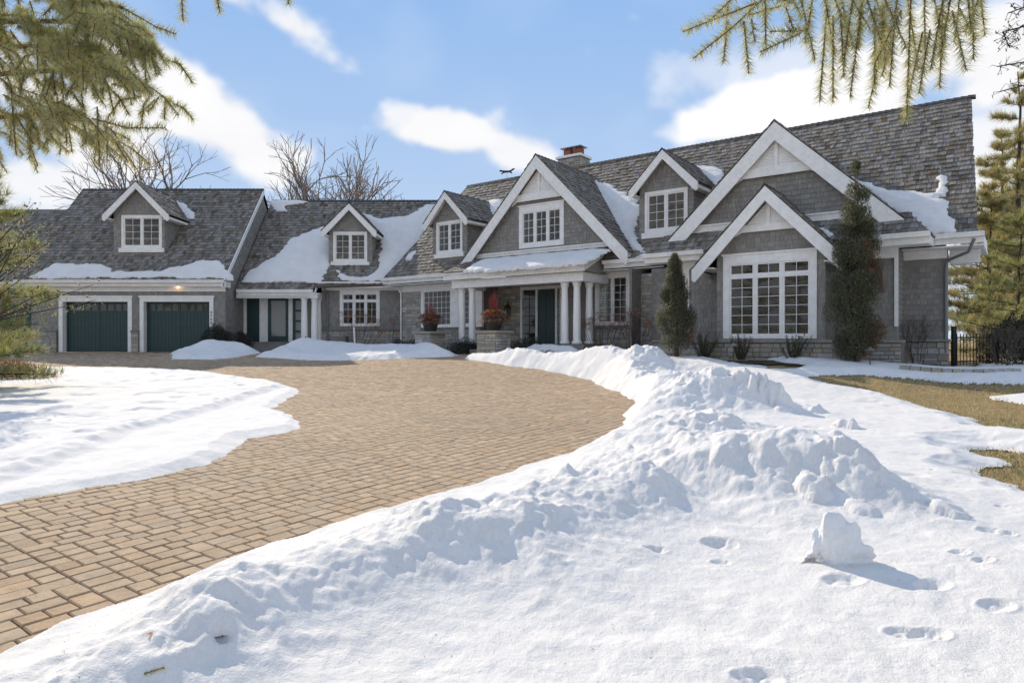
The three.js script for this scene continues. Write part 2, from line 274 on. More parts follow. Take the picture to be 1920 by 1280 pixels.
// ---------------------------------------------------------------- ground, driveway, lawns
{
  const m = new MB(), xs = [], n = 150; for (let i = 0; i <= n; i++) { const t = i / n * 2 - 1; xs.push(Math.sign(t) * (40 * Math.abs(t) + 260 * Math.pow(Math.abs(t), 5))); }
  const g = new THREE.PlaneGeometry(1, 1, n, n), P = g.attributes.position, U = g.attributes.uv;
  for (let j = 0; j <= n; j++) for (let i = 0; i <= n; i++) { const k = j * (n + 1) + i, X = xs[i], Z = xs[n - j] + 18; P.setXYZ(k, X, ground(X, Z) - 0.06, -Z); U.setXY(k, X, Z); }
  g.computeVertexNormals(); if (g.attributes.normal.getY(0) < 0) { g.index.array.reverse(); g.computeVertexNormals(); }
  structure(put(new THREE.Mesh(g, M.lawn), 'ground'), 'tan dormant lawn and bare earth');
}
function groundSheet(name, mat, inside, x0, x1, z0, z1, st, lift) {
  const nx = Math.ceil((x1 - x0) / st), nz = Math.ceil((z1 - z0) / st), p = [], u = [], ix = []; const id = new Int32Array((nx + 1) * (nz + 1)).fill(-1);
  const vert = (i, j) => { const k = j * (nx + 1) + i; if (id[k] < 0) { const X = x0 + i * st, Z = z0 + j * st; id[k] = p.length / 3; p.push(X, ground(X, Z) + lift, -Z); u.push(X, Z); } return id[k]; };
  for (let j = 0; j < nz; j++) for (let i = 0; i < nx; i++) if (inside(x0 + (i + 0.5) * st, z0 + (j + 0.5) * st)) { const a = vert(i, j), b = vert(i + 1, j), c = vert(i + 1, j + 1), d = vert(i, j + 1); ix.push(a, b, c, a, c, d); }
  const g = new THREE.BufferGeometry(); g.setAttribute('position', new THREE.Float32BufferAttribute(p, 3)); g.setAttribute('uv', new THREE.Float32BufferAttribute(u, 2)); g.setIndex(ix); g.computeVertexNormals();
  return put(new THREE.Mesh(g, mat), name);
}
const G2 = a => a.map(p => pxGround(p[0], p[1]));
const leftIsland = G2([[-500, 965], [0, 948], [60, 935], [150, 918], [230, 905], [300, 889], [380, 872], [420, 855], [430, 840], [470, 822], [520, 812], [556, 802], [548, 777], [505, 766], [530, 752], [558, 738], [555, 728], [520, 718], [470, 711], [420, 704], [386, 700], [255, 694], [50, 692], [-500, 690]]);
const rightSnow = G2([[-60, 1279], [0, 1245], [90, 1195], [250, 1135], [400, 1070], [480, 1045], [560, 1020], [640, 990], [720, 965], [790, 945], [850, 930], [900, 915], [960, 895], [1040, 870], [1100, 845], [1150, 815], [1176, 797], [1170, 780], [1196, 762], [1190, 750], [1160, 735], [1110, 713], [1060, 701], [1010, 692], [950, 685], [872, 673], [890, 664], [960, 660], [1010, 664]]).concat([[-0.3, 25.6], [3.2, 23.2], [5.6, 21.8], [8.5, 20.6], [10, 20.3], [13.5, 19.6], [15, 22], [26, 22], [26, 1.2], [-5, 1.2]]);
const grass1 = G2([[1500, 702], [1560, 698], [1640, 699], [1720, 706], [1920, 716], [2100, 722], [2100, 830], [1920, 814], [1840, 805], [1800, 780], [1720, 757], [1640, 736], [1530, 713]]);
const grass2 = G2([[1800, 836], [1850, 830], [1920, 838], [2080, 850], [2080, 965], [1920, 920], [1855, 898], [1800, 884], [1855, 862], [1815, 850]]);
const grass3 = G2([[1875, 742], [1935, 736], [1990, 745], [1930, 752]]);        // a tongue of snow within the grass
const mulchHole = G2([[1235, 661], [1300, 668], [1345, 676], [1400, 684], [1440, 691], [1500, 692], [1540, 688], [1500, 681]]).concat([[7.6, 21.0], [3.5, 23.4], [2.8, 23.4]]);
const onDrive = (X, Z) => { const [s, D] = toM(X, Z); return D < 21.6 && Z < 33.9 && X > -22.5 && Z > 1.2 && X < 8 && s < -2; };
structure(groundSheet('driveway', M.joint, (X, Z) => onDrive(X, Z) && sdPoly(leftIsland, X, Z) < 1.2 && sdPoly(rightSnow, X, Z) < 1.2, -23, 8, 1, 34, 0.3, -0.022), 'sanded bed of the paved driveway court');
structure(groundSheet('planting_bed', M.mulch, (X, Z) => { const [s, D] = toM(X, Z); return (D > 20.2 && D < 27 && s > -26 && s < -1) || (Z > 31.5 && Z < 37 && X > -14.3 && X < -4); }, -15, 18, 14, 42, 0.35, -0.03), 'brown mulched planting bed along the house');

// pavers: squares and oblongs laid both ways, found by filling a repeating patch
const driveway = scene.getObjectByName('driveway'); driveway.userData.inFrame = true;
{
  const n = 24, opts = [[2, 2], [3, 2], [2, 3]], patches = [];
  for (let pt = 0; pt < 3; pt++) {
    let best = null;
    for (let tries = 0; tries < 400 && !best; tries++) {
      const gr = new Int8Array(n * n), out = []; let steps = 0;
      const rec = () => {
        if (++steps > 6000) return false; let k = gr.indexOf(0); if (k < 0) return true; const y = Math.floor(k / n), x = k % n;
        const ord = opts.slice().sort(() => rnd() - 0.5);
        for (const [w, h] of ord) { let ok = true; for (let b = 0; b < h && ok; b++) for (let a = 0; a < w; a++) if (gr[((y + b) % n) * n + (x + a) % n]) { ok = false; break; }
          if (!ok) continue; for (let b = 0; b < h; b++) for (let a = 0; a < w; a++) gr[((y + b) % n) * n + (x + a) % n] = 1; out.push([x, y, w, h]);
          if (rec()) return true; out.pop(); for (let b = 0; b < h; b++) for (let a = 0; a < w; a++) gr[((y + b) % n) * n + (x + a) % n] = 0; }
        return false;
      };
      if (rec()) best = out;
    }
    if (best) patches.push(best);
  }
  const unit = 0.079, size = n * unit; let count = 0;
  if (!patches.length) console.log('no paver patch');
  const pl = patches[0];
  for (let J = -1; J < 24; J++) for (let I = -26; I < 6; I++) for (const [x, y, w, h] of pl) {
    const s0 = (I * n + x) * unit, D0 = (J * n + y) * unit, sc = s0 + w * unit / 2, Dc = D0 + h * unit / 2, [X, Z] = fromM(sc, Dc);
    if (!onDrive(X, Z) || Math.abs(X / (Z + 1.5)) > 0.95 || sdPoly(leftIsland, X, Z) > 0.5 || sdPoly(rightSnow, X, Z) > 0.5) continue;
    count++; const v = R(0.9, 1.09), q = rnd(), c0 = q < 0.16 ? [0.46, 0.315, 0.19] : q < 0.26 ? [0.445, 0.335, 0.225] : [0.455, 0.328, 0.208], patch = 1 + 0.13 * fbm(X * 0.35, Z * 0.35, 3, 77), col = c0.map(k => k * v * patch);
    const far = Z > 16, lift = R(-0.003, 0.003), tl = R(-0.003, 0.003);
    const fn = m => {
      const gap = 0.0045, ch = 0.008, a0 = s0 + gap, a1 = s0 + w * unit - gap, b0 = D0 + gap, b1 = D0 + h * unit - gap, o = h2(x + I * 31, y + J * 17) * 9;
      const P = (a, b, e) => { const [XX, ZZ] = fromM(a, b); return V(XX, ground(XX, ZZ) + e + lift + tl * (a - sc) / 0.1, -ZZ); };
      if (far) { m.quad(P(a0, b0, 0), P(a1, b0, 0), P(a1, b1, 0), P(a0, b1, 0), col, [o, o, o + w * unit, o, o + w * unit, o + h * unit, o, o + h * unit]); return; }
      const t = [P(a0 + ch, b0 + ch, 0), P(a1 - ch, b0 + ch, 0), P(a1 - ch, b1 - ch, 0), P(a0 + ch, b1 - ch, 0)], e = [P(a0, b0, -ch), P(a1, b0, -ch), P(a1, b1, -ch), P(a0, b1, -ch)], d = [P(a0, b0, -0.04), P(a1, b0, -0.04), P(a1, b1, -0.04), P(a0, b1, -0.04)];
      m.quad(t[0], t[1], t[2], t[3], col, [o, o, o + w * unit, o, o + w * unit, o + h * unit, o, o + h * unit]);
      for (let k = 0; k < 4; k++) { const r = (k + 1) % 4; m.quad(e[k], e[r], t[r], t[k], col); m.quad(d[k], d[r], e[r], e[k], col); }
    };
    const snowy = sdPoly(leftIsland, X, Z) > 0.1 || sdPoly(rightSnow, X, Z) > 0.1;
    pavers.add(fn, V(X, -1, -Z), FG, driveway, snowy ? 0.001 : Math.sqrt(w * h));
  }
  console.log('pavers', count);
}

// ---------------------------------------------------------------- the house
const HB = V(-4, 0, -33);
const house = new THREE.Group(); put(house, 'house'); house.position.copy(HB); house.userData.base = HB;
tag(house, 'long grey shingled house with white gables, dormers, stone base and shake roofs', 'house');
const X1 = V(1, 0, 0), XR = V(0, 0, -1), XL = V(0, 0, 1);
const hm = (name, mb, mat, fr) => mb.build(name, mat, house, fr);
const hg = (name, g, mat, fr) => put(new THREE.Mesh(g, mat), name, house, fr);
function sub(parentPart, name, mb, mat) { const o = new THREE.Mesh(mb.geometry ? mb.geometry() : mb, mat); o.name = name; o.castShadow = o.receiveShadow = true; parentPart.add(o); return o; }
function groupPart(name, fr, label) { const g = new THREE.Group(); put(g, name, house, fr); g.userData.inFrame = true; if (label) g.userData.label = label; return g; }

// window: casing, sashes with muntins and a pane each, dark room behind
function windowUnit(fr, x0, x1, y0, y1, D, o = {}) {
  const { n = 2, gx = 2, gy = 4, head = 0.16, side = 0.13, bot = 0.12, transom = 0, cap = true, blind = false, sill = 0, roomD = 2.6 } = o;
  const w = groupPart('window', fr), z = -D, cs = new MB();
  const ix0 = x0 + side, ix1 = x1 - side, iy0 = y0 + bot, iy1 = y1 - head, pr = 0.045;
  cs.box(x0, ix0, y0, y1, z - 0.1, z + pr); cs.box(ix1, x1, y0, y1, z - 0.1, z + pr); cs.box(ix0, ix1, iy1, y1, z - 0.1, z + pr - 0.003); cs.box(ix0, ix1, y0, iy0, z - 0.1, z + pr - 0.003);
  if (cap) cs.box(x0 - 0.05, x1 + 0.05, y1, y1 + 0.05, z - 0.1, z + pr + 0.04);
  if (sill) cs.box(x0 - 0.12, x1 + 0.12, y0 - sill, y0 - 0.003, z - 0.1, z + pr + 0.05);
  sub(w, 'casing', cs, M.white);
  const rows = transom ? [[iy0, iy1 - transom - 0.05, gy], [iy1 - transom, iy1, 1]] : [[iy0, iy1, gy]];
  const sw = (ix1 - ix0) / n;
  for (let k = 0; k < n; k++) for (const [r0, r1, g] of rows) {
    const a = ix0 + k * sw + (k ? 0.025 : 0), b = ix0 + (k + 1) * sw - (k < n - 1 ? 0.025 : 0), f = 0.055, s = new MB(), zf = z + 0.012;
    s.box(a, a + f, r0, r1, z - 0.06, zf); s.box(b - f, b, r0, r1, z - 0.06, zf); s.box(a + f, b - f, r1 - f, r1, z - 0.06, zf - 0.002); s.box(a + f, b - f, r0, r0 + f, z - 0.06, zf - 0.002);
    sub(w, 'sash', s, M.white);
    const mu = new MB(); for (let q = 1; q < gx; q++) { const c = a + f + (b - a - 2 * f) * q / gx; mu.box(c - 0.008, c + 0.008, r0 + f, r1 - f, z - 0.04, z - 0.012); }
    for (let q = 1; q < g; q++) { const c = r0 + f + (r1 - r0 - 2 * f) * q / g; mu.box(a + f, b - f, c - 0.008, c + 0.008, z - 0.041, z - 0.013); }
    if (mu.p.length) sub(w, 'muntins', mu, M.white);
    const p = new MB(); p.quad(V(a + f - 0.01, r0 + f - 0.01, z - 0.03), V(b - f + 0.01, r0 + f - 0.01, z - 0.03), V(b - f + 0.01, r1 - f + 0.01, z - 0.03), V(a + f - 0.01, r1 - f + 0.01, z - 0.03)); sub(w, 'pane', p, M.glass);
    if (blind) { const bl = new MB(); for (let y = r0 + f + 0.03; y < r1 - f; y += 0.062) { const c = V(0, y, z - 0.13); bl.quad(V(a + f, y - 0.012, z - 0.105), V(b - f, y - 0.012, z - 0.105), V(b - f, y + 0.016, z - 0.155), V(a + f, y + 0.016, z - 0.155)); } sub(w, 'blind_slats', bl, M.blind); }
  }
  if (n > 1) { const ml = new MB(); for (let k = 1; k < n; k++) { const c = ix0 + k * sw; ml.box(c - 0.025, c + 0.025, iy0, iy1, z - 0.09, z + 0.02); } if (transom) ml.box(ix0, ix1, iy1 - transom - 0.05, iy1 - transom, z - 0.09, z + 0.018); sub(w, 'mullion', ml, M.white); }
  const rm = new MB(), a = ix0 - 0.03, b = ix1 + 0.03, c = iy0 - 0.03, d = iy1 + 0.03, zb = z - roomD, zt = z - 0.1;
  rm.quad(V(a, c, zb), V(b, c, zb), V(b, d, zb), V(a, d, zb)); rm.quad(V(a, c, zt), V(a, c, zb), V(a, d, zb), V(a, d, zt)); rm.quad(V(b, c, zb), V(b, c, zt), V(b, d, zt), V(b, d, zb)); rm.quad(V(a, d, zb), V(b, d, zb), V(b, d, zt), V(a, d, zt)); rm.quad(V(a, c, zt), V(b, c, zt), V(b, c, zb), V(a, c, zb));
  sub(w, 'room_lining', rm, M.room);
  return [x0, x1, y0 - (sill ? sill : 0), y1 + (cap ? 0.05 : 0)];
}
function wall(fr, poly, D, holes = [], shingled = true, th = 0.12) {     // front-facing wall in x,y at depth D
  const g = extrude(poly, holes.map(h => [h[0] + 0.06, h[1] - 0.06, h[2] + 0.06, h[3] - 0.06]), th); g.translate(0, 0, -D - 0.001);
  const w = hg('wall', g, M.wallback, fr); w.userData.inFrame = true;
  if (shingled) wallShingles(w, fr, V(0, 0, -D), X1, poly, holes); return w;
}
function sideWall(fr, x, D0, D1, y0, y1, right = true, poly) {           // wall seen from its side, shingled
  const m = new MB(); m.box(right ? x - 0.1 : x + 0.001, right ? x - 0.001 : x + 0.1, y0, y1, -D1, -D0); const w = hm('side_wall', m, M.wallback, fr); w.userData.inFrame = true;
  wallShingles(w, fr, right ? V(x, 0, -D0) : V(x, 0, -D1), right ? XR : XL, poly || [[0, y0], [D1 - D0, y0], [D1 - D0, y1], [0, y1]]); return w;
}
// a gable facing the front: roof slabs, shakes, rake boards, soffit
function gable(fr, c, hw, apex, pitch, Df, Dw, back, bd, backAt) {
  const ye = apex - pitch * hw, L = Math.hypot(hw, hw * pitch), cs = hw / L, sn = hw * pitch / L;
  const slab = extrude([[c - hw, ye - 0.12], [c - hw, ye - 0.02], [c, apex - 0.02], [c + hw, ye - 0.02], [c + hw, ye - 0.12], [c, apex - 0.12]], null, back - Df - 0.03); slab.translate(0, 0, -Df - 0.03);
  const rf = hg('gable_roof', slab, M.deck, fr); rf.userData.inFrame = true;
  const d0 = backAt(ye) - Df, d1 = backAt(apex) - Df;
  shakeRoof(rf, fr, V(c + hw + 0.03, ye - 0.03, -Df + 0.04), XR, V(-cs, sn, 0), [[0, 0], [d0 + 0.1, 0], [d1 + 0.1, L + 0.04], [0, L + 0.04]]);
  shakeRoof(rf, fr, V(c - hw - 0.03, ye - 0.03, -Df - Math.max(d0, d1) - 0.06), XL, V(cs, sn, 0), [[Math.max(d0, d1) - d0, 0], [Math.max(d0, d1) + 0.1, 0], [Math.max(d0, d1) + 0.1, L + 0.04], [Math.max(d0, d1) - d1, L + 0.04]]);
  const cap = new MB(); for (let a = 0; a < d1 + 0.1; a += 0.24) for (const s of [-1, 1]) { const z0 = -Df + 0.05 - a, w = 0.13; cap.quad(...(s > 0 ? [V(c, apex + 0.045, z0), V(c + w, apex + 0.045 - w * pitch, z0), V(c + w, apex + 0.02 - w * pitch, z0 - 0.25), V(c, apex + 0.02, z0 - 0.25)] : [V(c - w, apex + 0.045 - w * pitch, z0), V(c, apex + 0.045, z0), V(c, apex + 0.02, z0 - 0.25), V(c - w, apex + 0.02 - w * pitch, z0 - 0.25)]), [0.1, 0.095, 0.09]); }
  sub(rf, 'ridge_cap', cap, M.shake);
  const rb = new MB();
  for (const s of [-1, 1]) { const sh = [[c, apex - 0.04], [c + s * hw, ye - 0.04], [c + s * hw, ye - 0.04 - bd * 0.85], [c + s * (hw - 0.1), ye - 0.04 - bd], [c, apex - 0.04 - bd * 1.08]]; const g = extrude(s > 0 ? sh : sh.slice().reverse(), null, 0.055); g.translate(0, 0, -Df + 0.02 + (s > 0 ? 0 : 0.002)); const o = put(new THREE.Mesh(g, M.white), 'rake_board', house, fr); }
  const sf = extrude([[c - hw + 0.02, ye - 0.19], [c - hw + 0.02, ye - 0.125], [c, apex - 0.125], [c + hw - 0.02, ye - 0.125], [c + hw - 0.02, ye - 0.19], [c, apex - 0.19]], null, Dw - Df + 0.02); sf.translate(0, 0, -Df - 0.03); hg('soffit', sf, M.white, fr);
  // white eave fascia along both sides
  for (const s of [-1, 1]) { const m = new MB(), x = c + s * hw; m.box(Math.min(x, x - s * 0.05), Math.max(x, x - s * 0.05), ye - 0.24, ye - 0.04, -Df - Math.min(d0, 2.6), -Df - 0.04); hm('eave_fascia', m, M.white, fr); }
  return { ye };
}
function collar(fr, c, apex, pitch, bd, yc, ch, D, drop) {               // cross board with louvred panel and king post above it
  const hwAt = y => (apex - bd - y) / pitch, w0 = hwAt(yc) + 0.12, w1 = hwAt(yc + ch) + 0.1;
  hg('collar_board', extrude([[c - w0, yc - drop], [c - w0 * 0.8, yc], [c + w0 * 0.8, yc], [c + w0, yc - drop], [c + w1, yc + ch], [c - w1, yc + ch]], null, 0.06).translate(0, 0, -D + 0.05), M.white, fr);
  const top = apex - bd - 0.02, lw = hwAt(yc + ch), pan = new MB(); const y0 = yc + ch;
  for (let y = y0; y < top - 0.06; y += 0.085) { const a = Math.max(0.01, (top - y) / pitch), b = Math.max(0.01, (top - y - 0.085) / pitch); pan.quad(V(c - a, y, -D + 0.012), V(c + a, y, -D + 0.012), V(c + b, y + 0.085, -D - 0.012), V(c - b, y + 0.085, -D - 0.012)); pan.quad(V(c - a, y, -D - 0.014), V(c + a, y, -D - 0.014), V(c + a, y, -D + 0.012), V(c - a, y, -D + 0.012)); }
  hm('gable_louvre', pan, M.white, fr);
  const k = new MB(); k.box(c - 0.06, c + 0.06, y0, top, -D - 0.01, -D + 0.045); hm('king_post', k, M.white, fr);
}
const boxPart = (name, fr, mat, ...b) => { const m = new MB(); for (const q of b) m.box(q[0], q[1], q[2], q[3], -q[5], -q[4]); return hm(name, m, mat, fr); };   // x0 x1 y0 y1 Dnear Dfar
function gutter(fr, x0, x1, y, D) {                                       // white gutter and fascia, y is its top, D its front
  boxPart('gutter', fr, M.white, [x0, x1, y - 0.13, y - 0.11, D + 0.01, D + 0.13], [x0, x1, y - 0.12, y, D, D + 0.02], [x0, x1, y - 0.12, y, D + 0.12, D + 0.14], [x0, x0 + 0.01, y - 0.12, y, D + 0.02, D + 0.12], [x1 - 0.01, x1, y - 0.12, y, D + 0.02, D + 0.12], [x0, x1, y - 0.03, y + 0.012, D - 0.018, D - 0.001]);
  boxPart('fascia', fr, M.white, [x0 + 0.01, x1 - 0.01, y - 0.3, y - 0.01, D + 0.142, D + 0.18]);
}
function downspout(fr, pts, mat, r = 0.045) { const m = new MB(); for (let i = 0; i + 1 < pts.length; i++) m.tube(V(pts[i][0], pts[i][1], -pts[i][2]), V(pts[i + 1][0], pts[i + 1][1], -pts[i + 1][2]), r, r, 8); return hm('downspout', m, mat, fr); }

// --- main wing: x = along the facade, D = depth
const PM = 1.047, DE = 24.0, YE = 3.72, DR = 29.3, YR = YE + PM * (DR - DE);
const backMain = y => DE + (y - YE) / PM;
const roofM = { O: V(0, YE, -DE), A: X1, U: V(0, PM, -1).normalize() }; roofM.N = roofM.A.clone().cross(roofM.U);
const slopeLen = (DR - DE) * Math.hypot(1, PM), uOf = D => (D - DE) * Math.hypot(1, PM);
{
  const roof = hg('roof', (() => { const g = extrude([[-26.35, 0], [-1.15, 0], [-1.6, slopeLen], [-25.2, slopeLen]], null, 0.14); const m = new THREE.Matrix4().makeBasis(roofM.A, roofM.U, roofM.N).setPosition(roofM.O); g.applyMatrix4(m); return g; })(), M.deck, FM); roof.userData.inFrame = true;
  shakeRoof(roof, FM, roofM.O, roofM.A, roofM.U, [[-26.38, -0.06], [-1.1, -0.06], [-1.55, slopeLen], [-25.2, slopeLen]], 0.25);
  const cap = new MB(); for (let a = -25.2; a < -1.6; a += 0.22) { cap.quad(V(a, YR - 0.06, -DR + 0.14), V(a + 0.235, YR - 0.08, -DR + 0.14), V(a + 0.235, YR + 0.05, -DR), V(a, YR + 0.075, -DR), [0.1, 0.095, 0.09]); cap.quad(V(a, YR + 0.075, -DR), V(a + 0.235, YR + 0.05, -DR), V(a + 0.235, YR - 0.08, -DR - 0.14), V(a, YR - 0.06, -DR - 0.14), [0.1, 0.095, 0.09]); cap.quad(V(a, YR - 0.08, -DR + 0.14), V(a, YR + 0.04, -DR), V(a, YR + 0.075, -DR), V(a, YR - 0.06, -DR + 0.14), [0.06, 0.06, 0.06]); }
  sub(roof, 'ridge_cap', cap, M.shake);
  hg('rear_roof', (() => { const g = extrude([[-25.2, 0], [-1.9, 0], [-3.4, slopeLen], [-26, slopeLen]], null, 0.14); const U = V(0, -PM, -1).normalize(); const m = new THREE.Matrix4().makeBasis(V(1, 0, 0), U, V(0, 1, -PM).normalize().negate()).setPosition(V(0, YR - 0.15, -DR)); g.applyMatrix4(m); return g; })(), M.deck, FM);
  hg('end_wall', (() => { const m = new MB(); const x = -1.95; const xb = -3.4; m.quad(V(x, -0.5, -24.75), V(xb, -0.5, -33.8), V(xb, YE, -33.8), V(x, YE, -24.75)); m.tri(V(x, YE, -24.75), V(xb, YE, -33.8), V(-2.7, YR - 0.3, -DR)); m.quad(V(xb, -0.5, -33.8), V(-26, -0.5, -33.8), V(-26, YE, -33.8), V(xb, YE, -33.8)); return m.geometry(); })(), M.wallback, FM);
}
// right end wall with stone base
{
  const D = 24.7; wall(FM, [[-3.2, 0.55], [-1.9, 0.55], [-1.9, 3.45], [-3.2, 3.45]], D);
  const b = boxPart('stone_base', FM, M.mortar, [-3.2, -1.88, -0.4, 0.55, D - 0.06, D + 0.1]); b.userData.inFrame = true; stoneWall(b, FM, V(0, 0, -D + 0.06), X1, -3.2, -1.88, -0.35, 0.53);
  boxPart('stone_ledge', FM, SM({ color: C(0.3, 0.28, 0.25), roughness: 0.9, map: speckTex, bumpMap: speckBump, bumpScale: 0.01 }), [-3.05, -1.8, 0.55, 0.62, D - 0.17, D + 0.05]);
  gutter(FM, -3.0, -0.95, 3.74, 23.9); boxPart('soffit', FM, M.white, [-3.1, -0.98, 3.36, 3.4, 24.08, 24.75]);
  boxPart('frieze', FM, M.white, [-3.1, -1.92, 3.1, 3.36, 24.62, 24.69]);
  // boxed return of the eave at the corner
  boxPart('eave_return', FM, M.white, [-1.9, -0.98, 3.36, 3.44, 24.76, 27.0], [-1.06, -0.98, 3.44, 3.7, 24.1, 26.5], [-1.88, -1.1, 2.95, 3.35, 25.0, 25.15], [-1.88, -1.3, 2.95, 3.35, 25.6, 25.75]);
  downspout(FM, [[-1.2, 3.55, 24.0], [-1.35, 3.2, 24.2], [-1.9, 3.02, 24.6], [-1.95, 2.8, 24.62], [-1.95, 0.2, 24.62]], M.greyMetal);
}
// big gable volume
{
  const D = 23.2, c = -6.54, hw = 3.7, apex = 7.74, p = 0.965;
  gable(FM, c, hw, apex, p, 22.9, D, 28.2, 0.56, backMain);
  wall(FM, [[c - 3.36, 4.3], [c + 3.36, 4.3], [c, 7.54]], D, []);
  collar(FM, c, apex, p, 0.56, 6.0, 0.3, D - 0.12, 0.14);
  boxPart('band_board', FM, M.white, [c - 3.3, c + 3.3, 4.32, 4.56, D - 0.1, D + 0.02], [c - 3.35, c + 3.35, 4.56, 4.61, D - 0.15, D + 0.02]);
  // skirt roof under the gable
  const U = V(0, 0.72, -0.65).normalize(), O = V(0, 3.66, -22.5), L = 0.95, sl = extrude([[-11.0, 0], [-2.2, 0], [-2.75, L], [-10.4, L]], null, 0.1).applyMatrix4(new THREE.Matrix4().makeBasis(X1, U, X1.clone().cross(U)).setPosition(O));
  const sk = hg('skirt_roof', sl, M.deck, FM); sk.userData.inFrame = true; shakeRoof(sk, FM, O, X1, U, [[-11.02, -0.05], [-2.18, -0.05], [-2.75, L], [-10.4, L]], 0.24);
  const UR = V(-0.65, 0.72, 0).normalize(); shakeRoof(sk, FM, V(-2.2, 3.66, -22.5), XR, UR, [[0, -0.03], [2.1, -0.03], [2.1, L], [0.62, L]], 0.24); sub(sk, 'hip_side', new MB().box(-2.75, -2.25, 3.6, 3.72, -24.6, -22.6), M.deck);
  gutter(FM, -11.0, -8.75, 3.66, 22.4); gutter(FM, -4.1, -2.15, 3.66, 22.4);
  boxPart('soffit', FM, M.white, [-11.0, -2.2, 3.34, 3.38, 22.56, 23.2], [-2.26, -2.2, 3.4, 3.64, 22.6, 24.0]);
  boxPart('frieze', FM, M.white, [-10.2, -8.2, 3.1, 3.34, 23.1, 23.19]); boxPart('frieze', FM, M.white, [-4.7, -3.05, 3.05, 3.34, 23.1, 23.19]);
  wall(FM, [[-10.15, 0.55], [-8.0, 0.55], [-8.0, 3.12], [-10.15, 3.12]], D, [[-10.15, -9.55, 0.8, 3.12]]); wall(FM, [[-4.9, 0.55], [-3.09, 0.55], [-3.09, 3.12], [-4.9, 3.12]], D);
  windowUnit(FM, -10.15, -9.55, 0.85, 3.1, D, { n: 1, gx: 1, gy: 5, cap: false });
  sideWall(FM, -3.09, D, 24.7, 0.55, 3.4);
  const b = boxPart('stone_base', FM, M.mortar, [-10.9, -8.1, -0.3, 0.52, D - 0.08, D + 0.1]); b.userData.inFrame = true; boxPart('stone_base', FM, M.mortar, [-4.8, -2.95, -0.45, 0.52, D - 0.08, D + 0.1], [-3.05, -2.95, -0.45, 0.52, D, 24.7]); stoneWall(b, FM, V(0, 0, -D + 0.08), X1, -10.9, -8.1, -0.2, 0.5); stoneWall(b, FM, V(0, 0, -D + 0.08), X1, -4.8, -2.95, -0.42, 0.5);
  boxPart('stone_ledge', FM, SM({ color: C(0.32, 0.29, 0.25), roughness: 0.9, map: speckTex, bumpMap: speckBump, bumpScale: 0.01 }), [-10.9, -8.1, 0.52, 0.6, D - 0.2, D + 0.03], [-4.8, -2.85, 0.52, 0.6, D - 0.2, D + 0.03]);
  boxPart('corner_trim', FM, M.white, [-3.13, -3.03, 1.0, 3.34, D - 0.09, D - 0.02]);
}
// bay with the small gable
{
  const D = 22.0, c = -6.44, hw = 2.36, apex = 5.4, p = 1.04;
  gable(FM, c, hw, apex, p, 21.55, D, 23.3, 0.42, () => 23.25);
  const h = windowUnit(FM, -7.9, -5.03, 0.64, 3.33, D, { n: 3, gx: 2, gy: 6, transom: 0.38, head: 0.28, side: 0.2, bot: 0.1, blind: true });
  wall(FM, [[-8.11, 0.55], [-4.8, 0.55], [-4.8, 3.48], [c, 5.18], [-8.11, 3.48]], D, [h]);
  collar(FM, c, apex, p, 0.42, 4.02, 0.22, D - 0.1, 0.12);
  sideWall(FM, -4.8, D, 23.2, 0.55, 3.2, true); sideWall(FM, -8.11, D, 23.2, 0.55, 3.2, false);
  boxPart('soffit', FM, M.white, [-4.78, -4.1, 2.92, 2.96, 21.7, 23.2], [-8.76, -8.13, 2.92, 2.96, 21.7, 23.2]);
  const b = boxPart('stone_base', FM, M.mortar, [-8.35, -4.56, -0.3, 0.52, D - 0.14, D + 0.1], [-4.66, -4.56, -0.3, 0.52, D + 0.1, 23.1], [-8.35, -8.25, -0.3, 0.52, D + 0.1, 23.1]); b.userData.inFrame = true; stoneWall(b, FM, V(0, 0, -D + 0.14), X1, -8.35, -4.56, -0.3, 0.5); stoneWall(b, FM, V(-4.56, 0, -D + 0.14), XR, 0, 1.2, -0.3, 0.5);
  boxPart('stone_ledge', FM, SM({ color: C(0.33, 0.30, 0.26), roughness: 0.9, map: speckTex, bumpMap: speckBump, bumpScale: 0.01 }), [-8.45, -4.46, 0.52, 0.62, D - 0.26, D + 0.02], [-4.7, -4.46, 0.52, 0.62, D + 0.02, 23.1]);
}
// dormers of the main roof
function dormer(fr, c, apexY, hw, p, Dw, yWall0, wx, win, roofBack, wallY0, rot) {
  const { ye } = gable(fr, c, hw, apexY, p, Dw - 0.35, Dw, roofBack(apexY) + 0.2, 0.32, roofBack);
  windowUnit(fr, win[0], win[1], win[2], win[3], Dw, { n: 2, gx: 2, gy: 4, head: 0.12, side: 0.11, bot: 0.1, cap: false, sill: 0.22, roomD: 1.5 });
  wall(fr, [[c - wx, wallY0], [c + wx, wallY0], [c + wx, ye + 0.1], [c, ye + 0.1 + wx * p], [c - wx, ye + 0.1]], Dw, [[win[0], win[1], win[2] - 0.22, win[3]]]);
  sideWall(fr, c + wx, Dw, roofBack(ye) + 0.3, wallY0 - 0.3, ye - 0.1, true); sideWall(fr, c - wx, Dw, roofBack(ye) + 0.3, wallY0 - 0.3, ye - 0.1, false);
  boxPart('soffit', fr, M.white, [c + wx, c + hw - 0.05, ye - 0.25, ye - 0.21, Dw - 0.28, roofBack(ye)], [c - hw + 0.05, c - wx, ye - 0.25, ye - 0.21, Dw - 0.28, roofBack(ye)]);
}
dormer(FM, -11.13, 7.92, 1.42, 1.0, 24.7, 4.4, 1.12, [-12.01, -10.24, 4.8, 6.4], backMain, 4.4);
dormer(FM, -22.4, 7.78, 1.42, 1.0, 24.7, 4.4, 1.12, [-23.25, -21.55, 4.82, 6.38], backMain, 4.4);
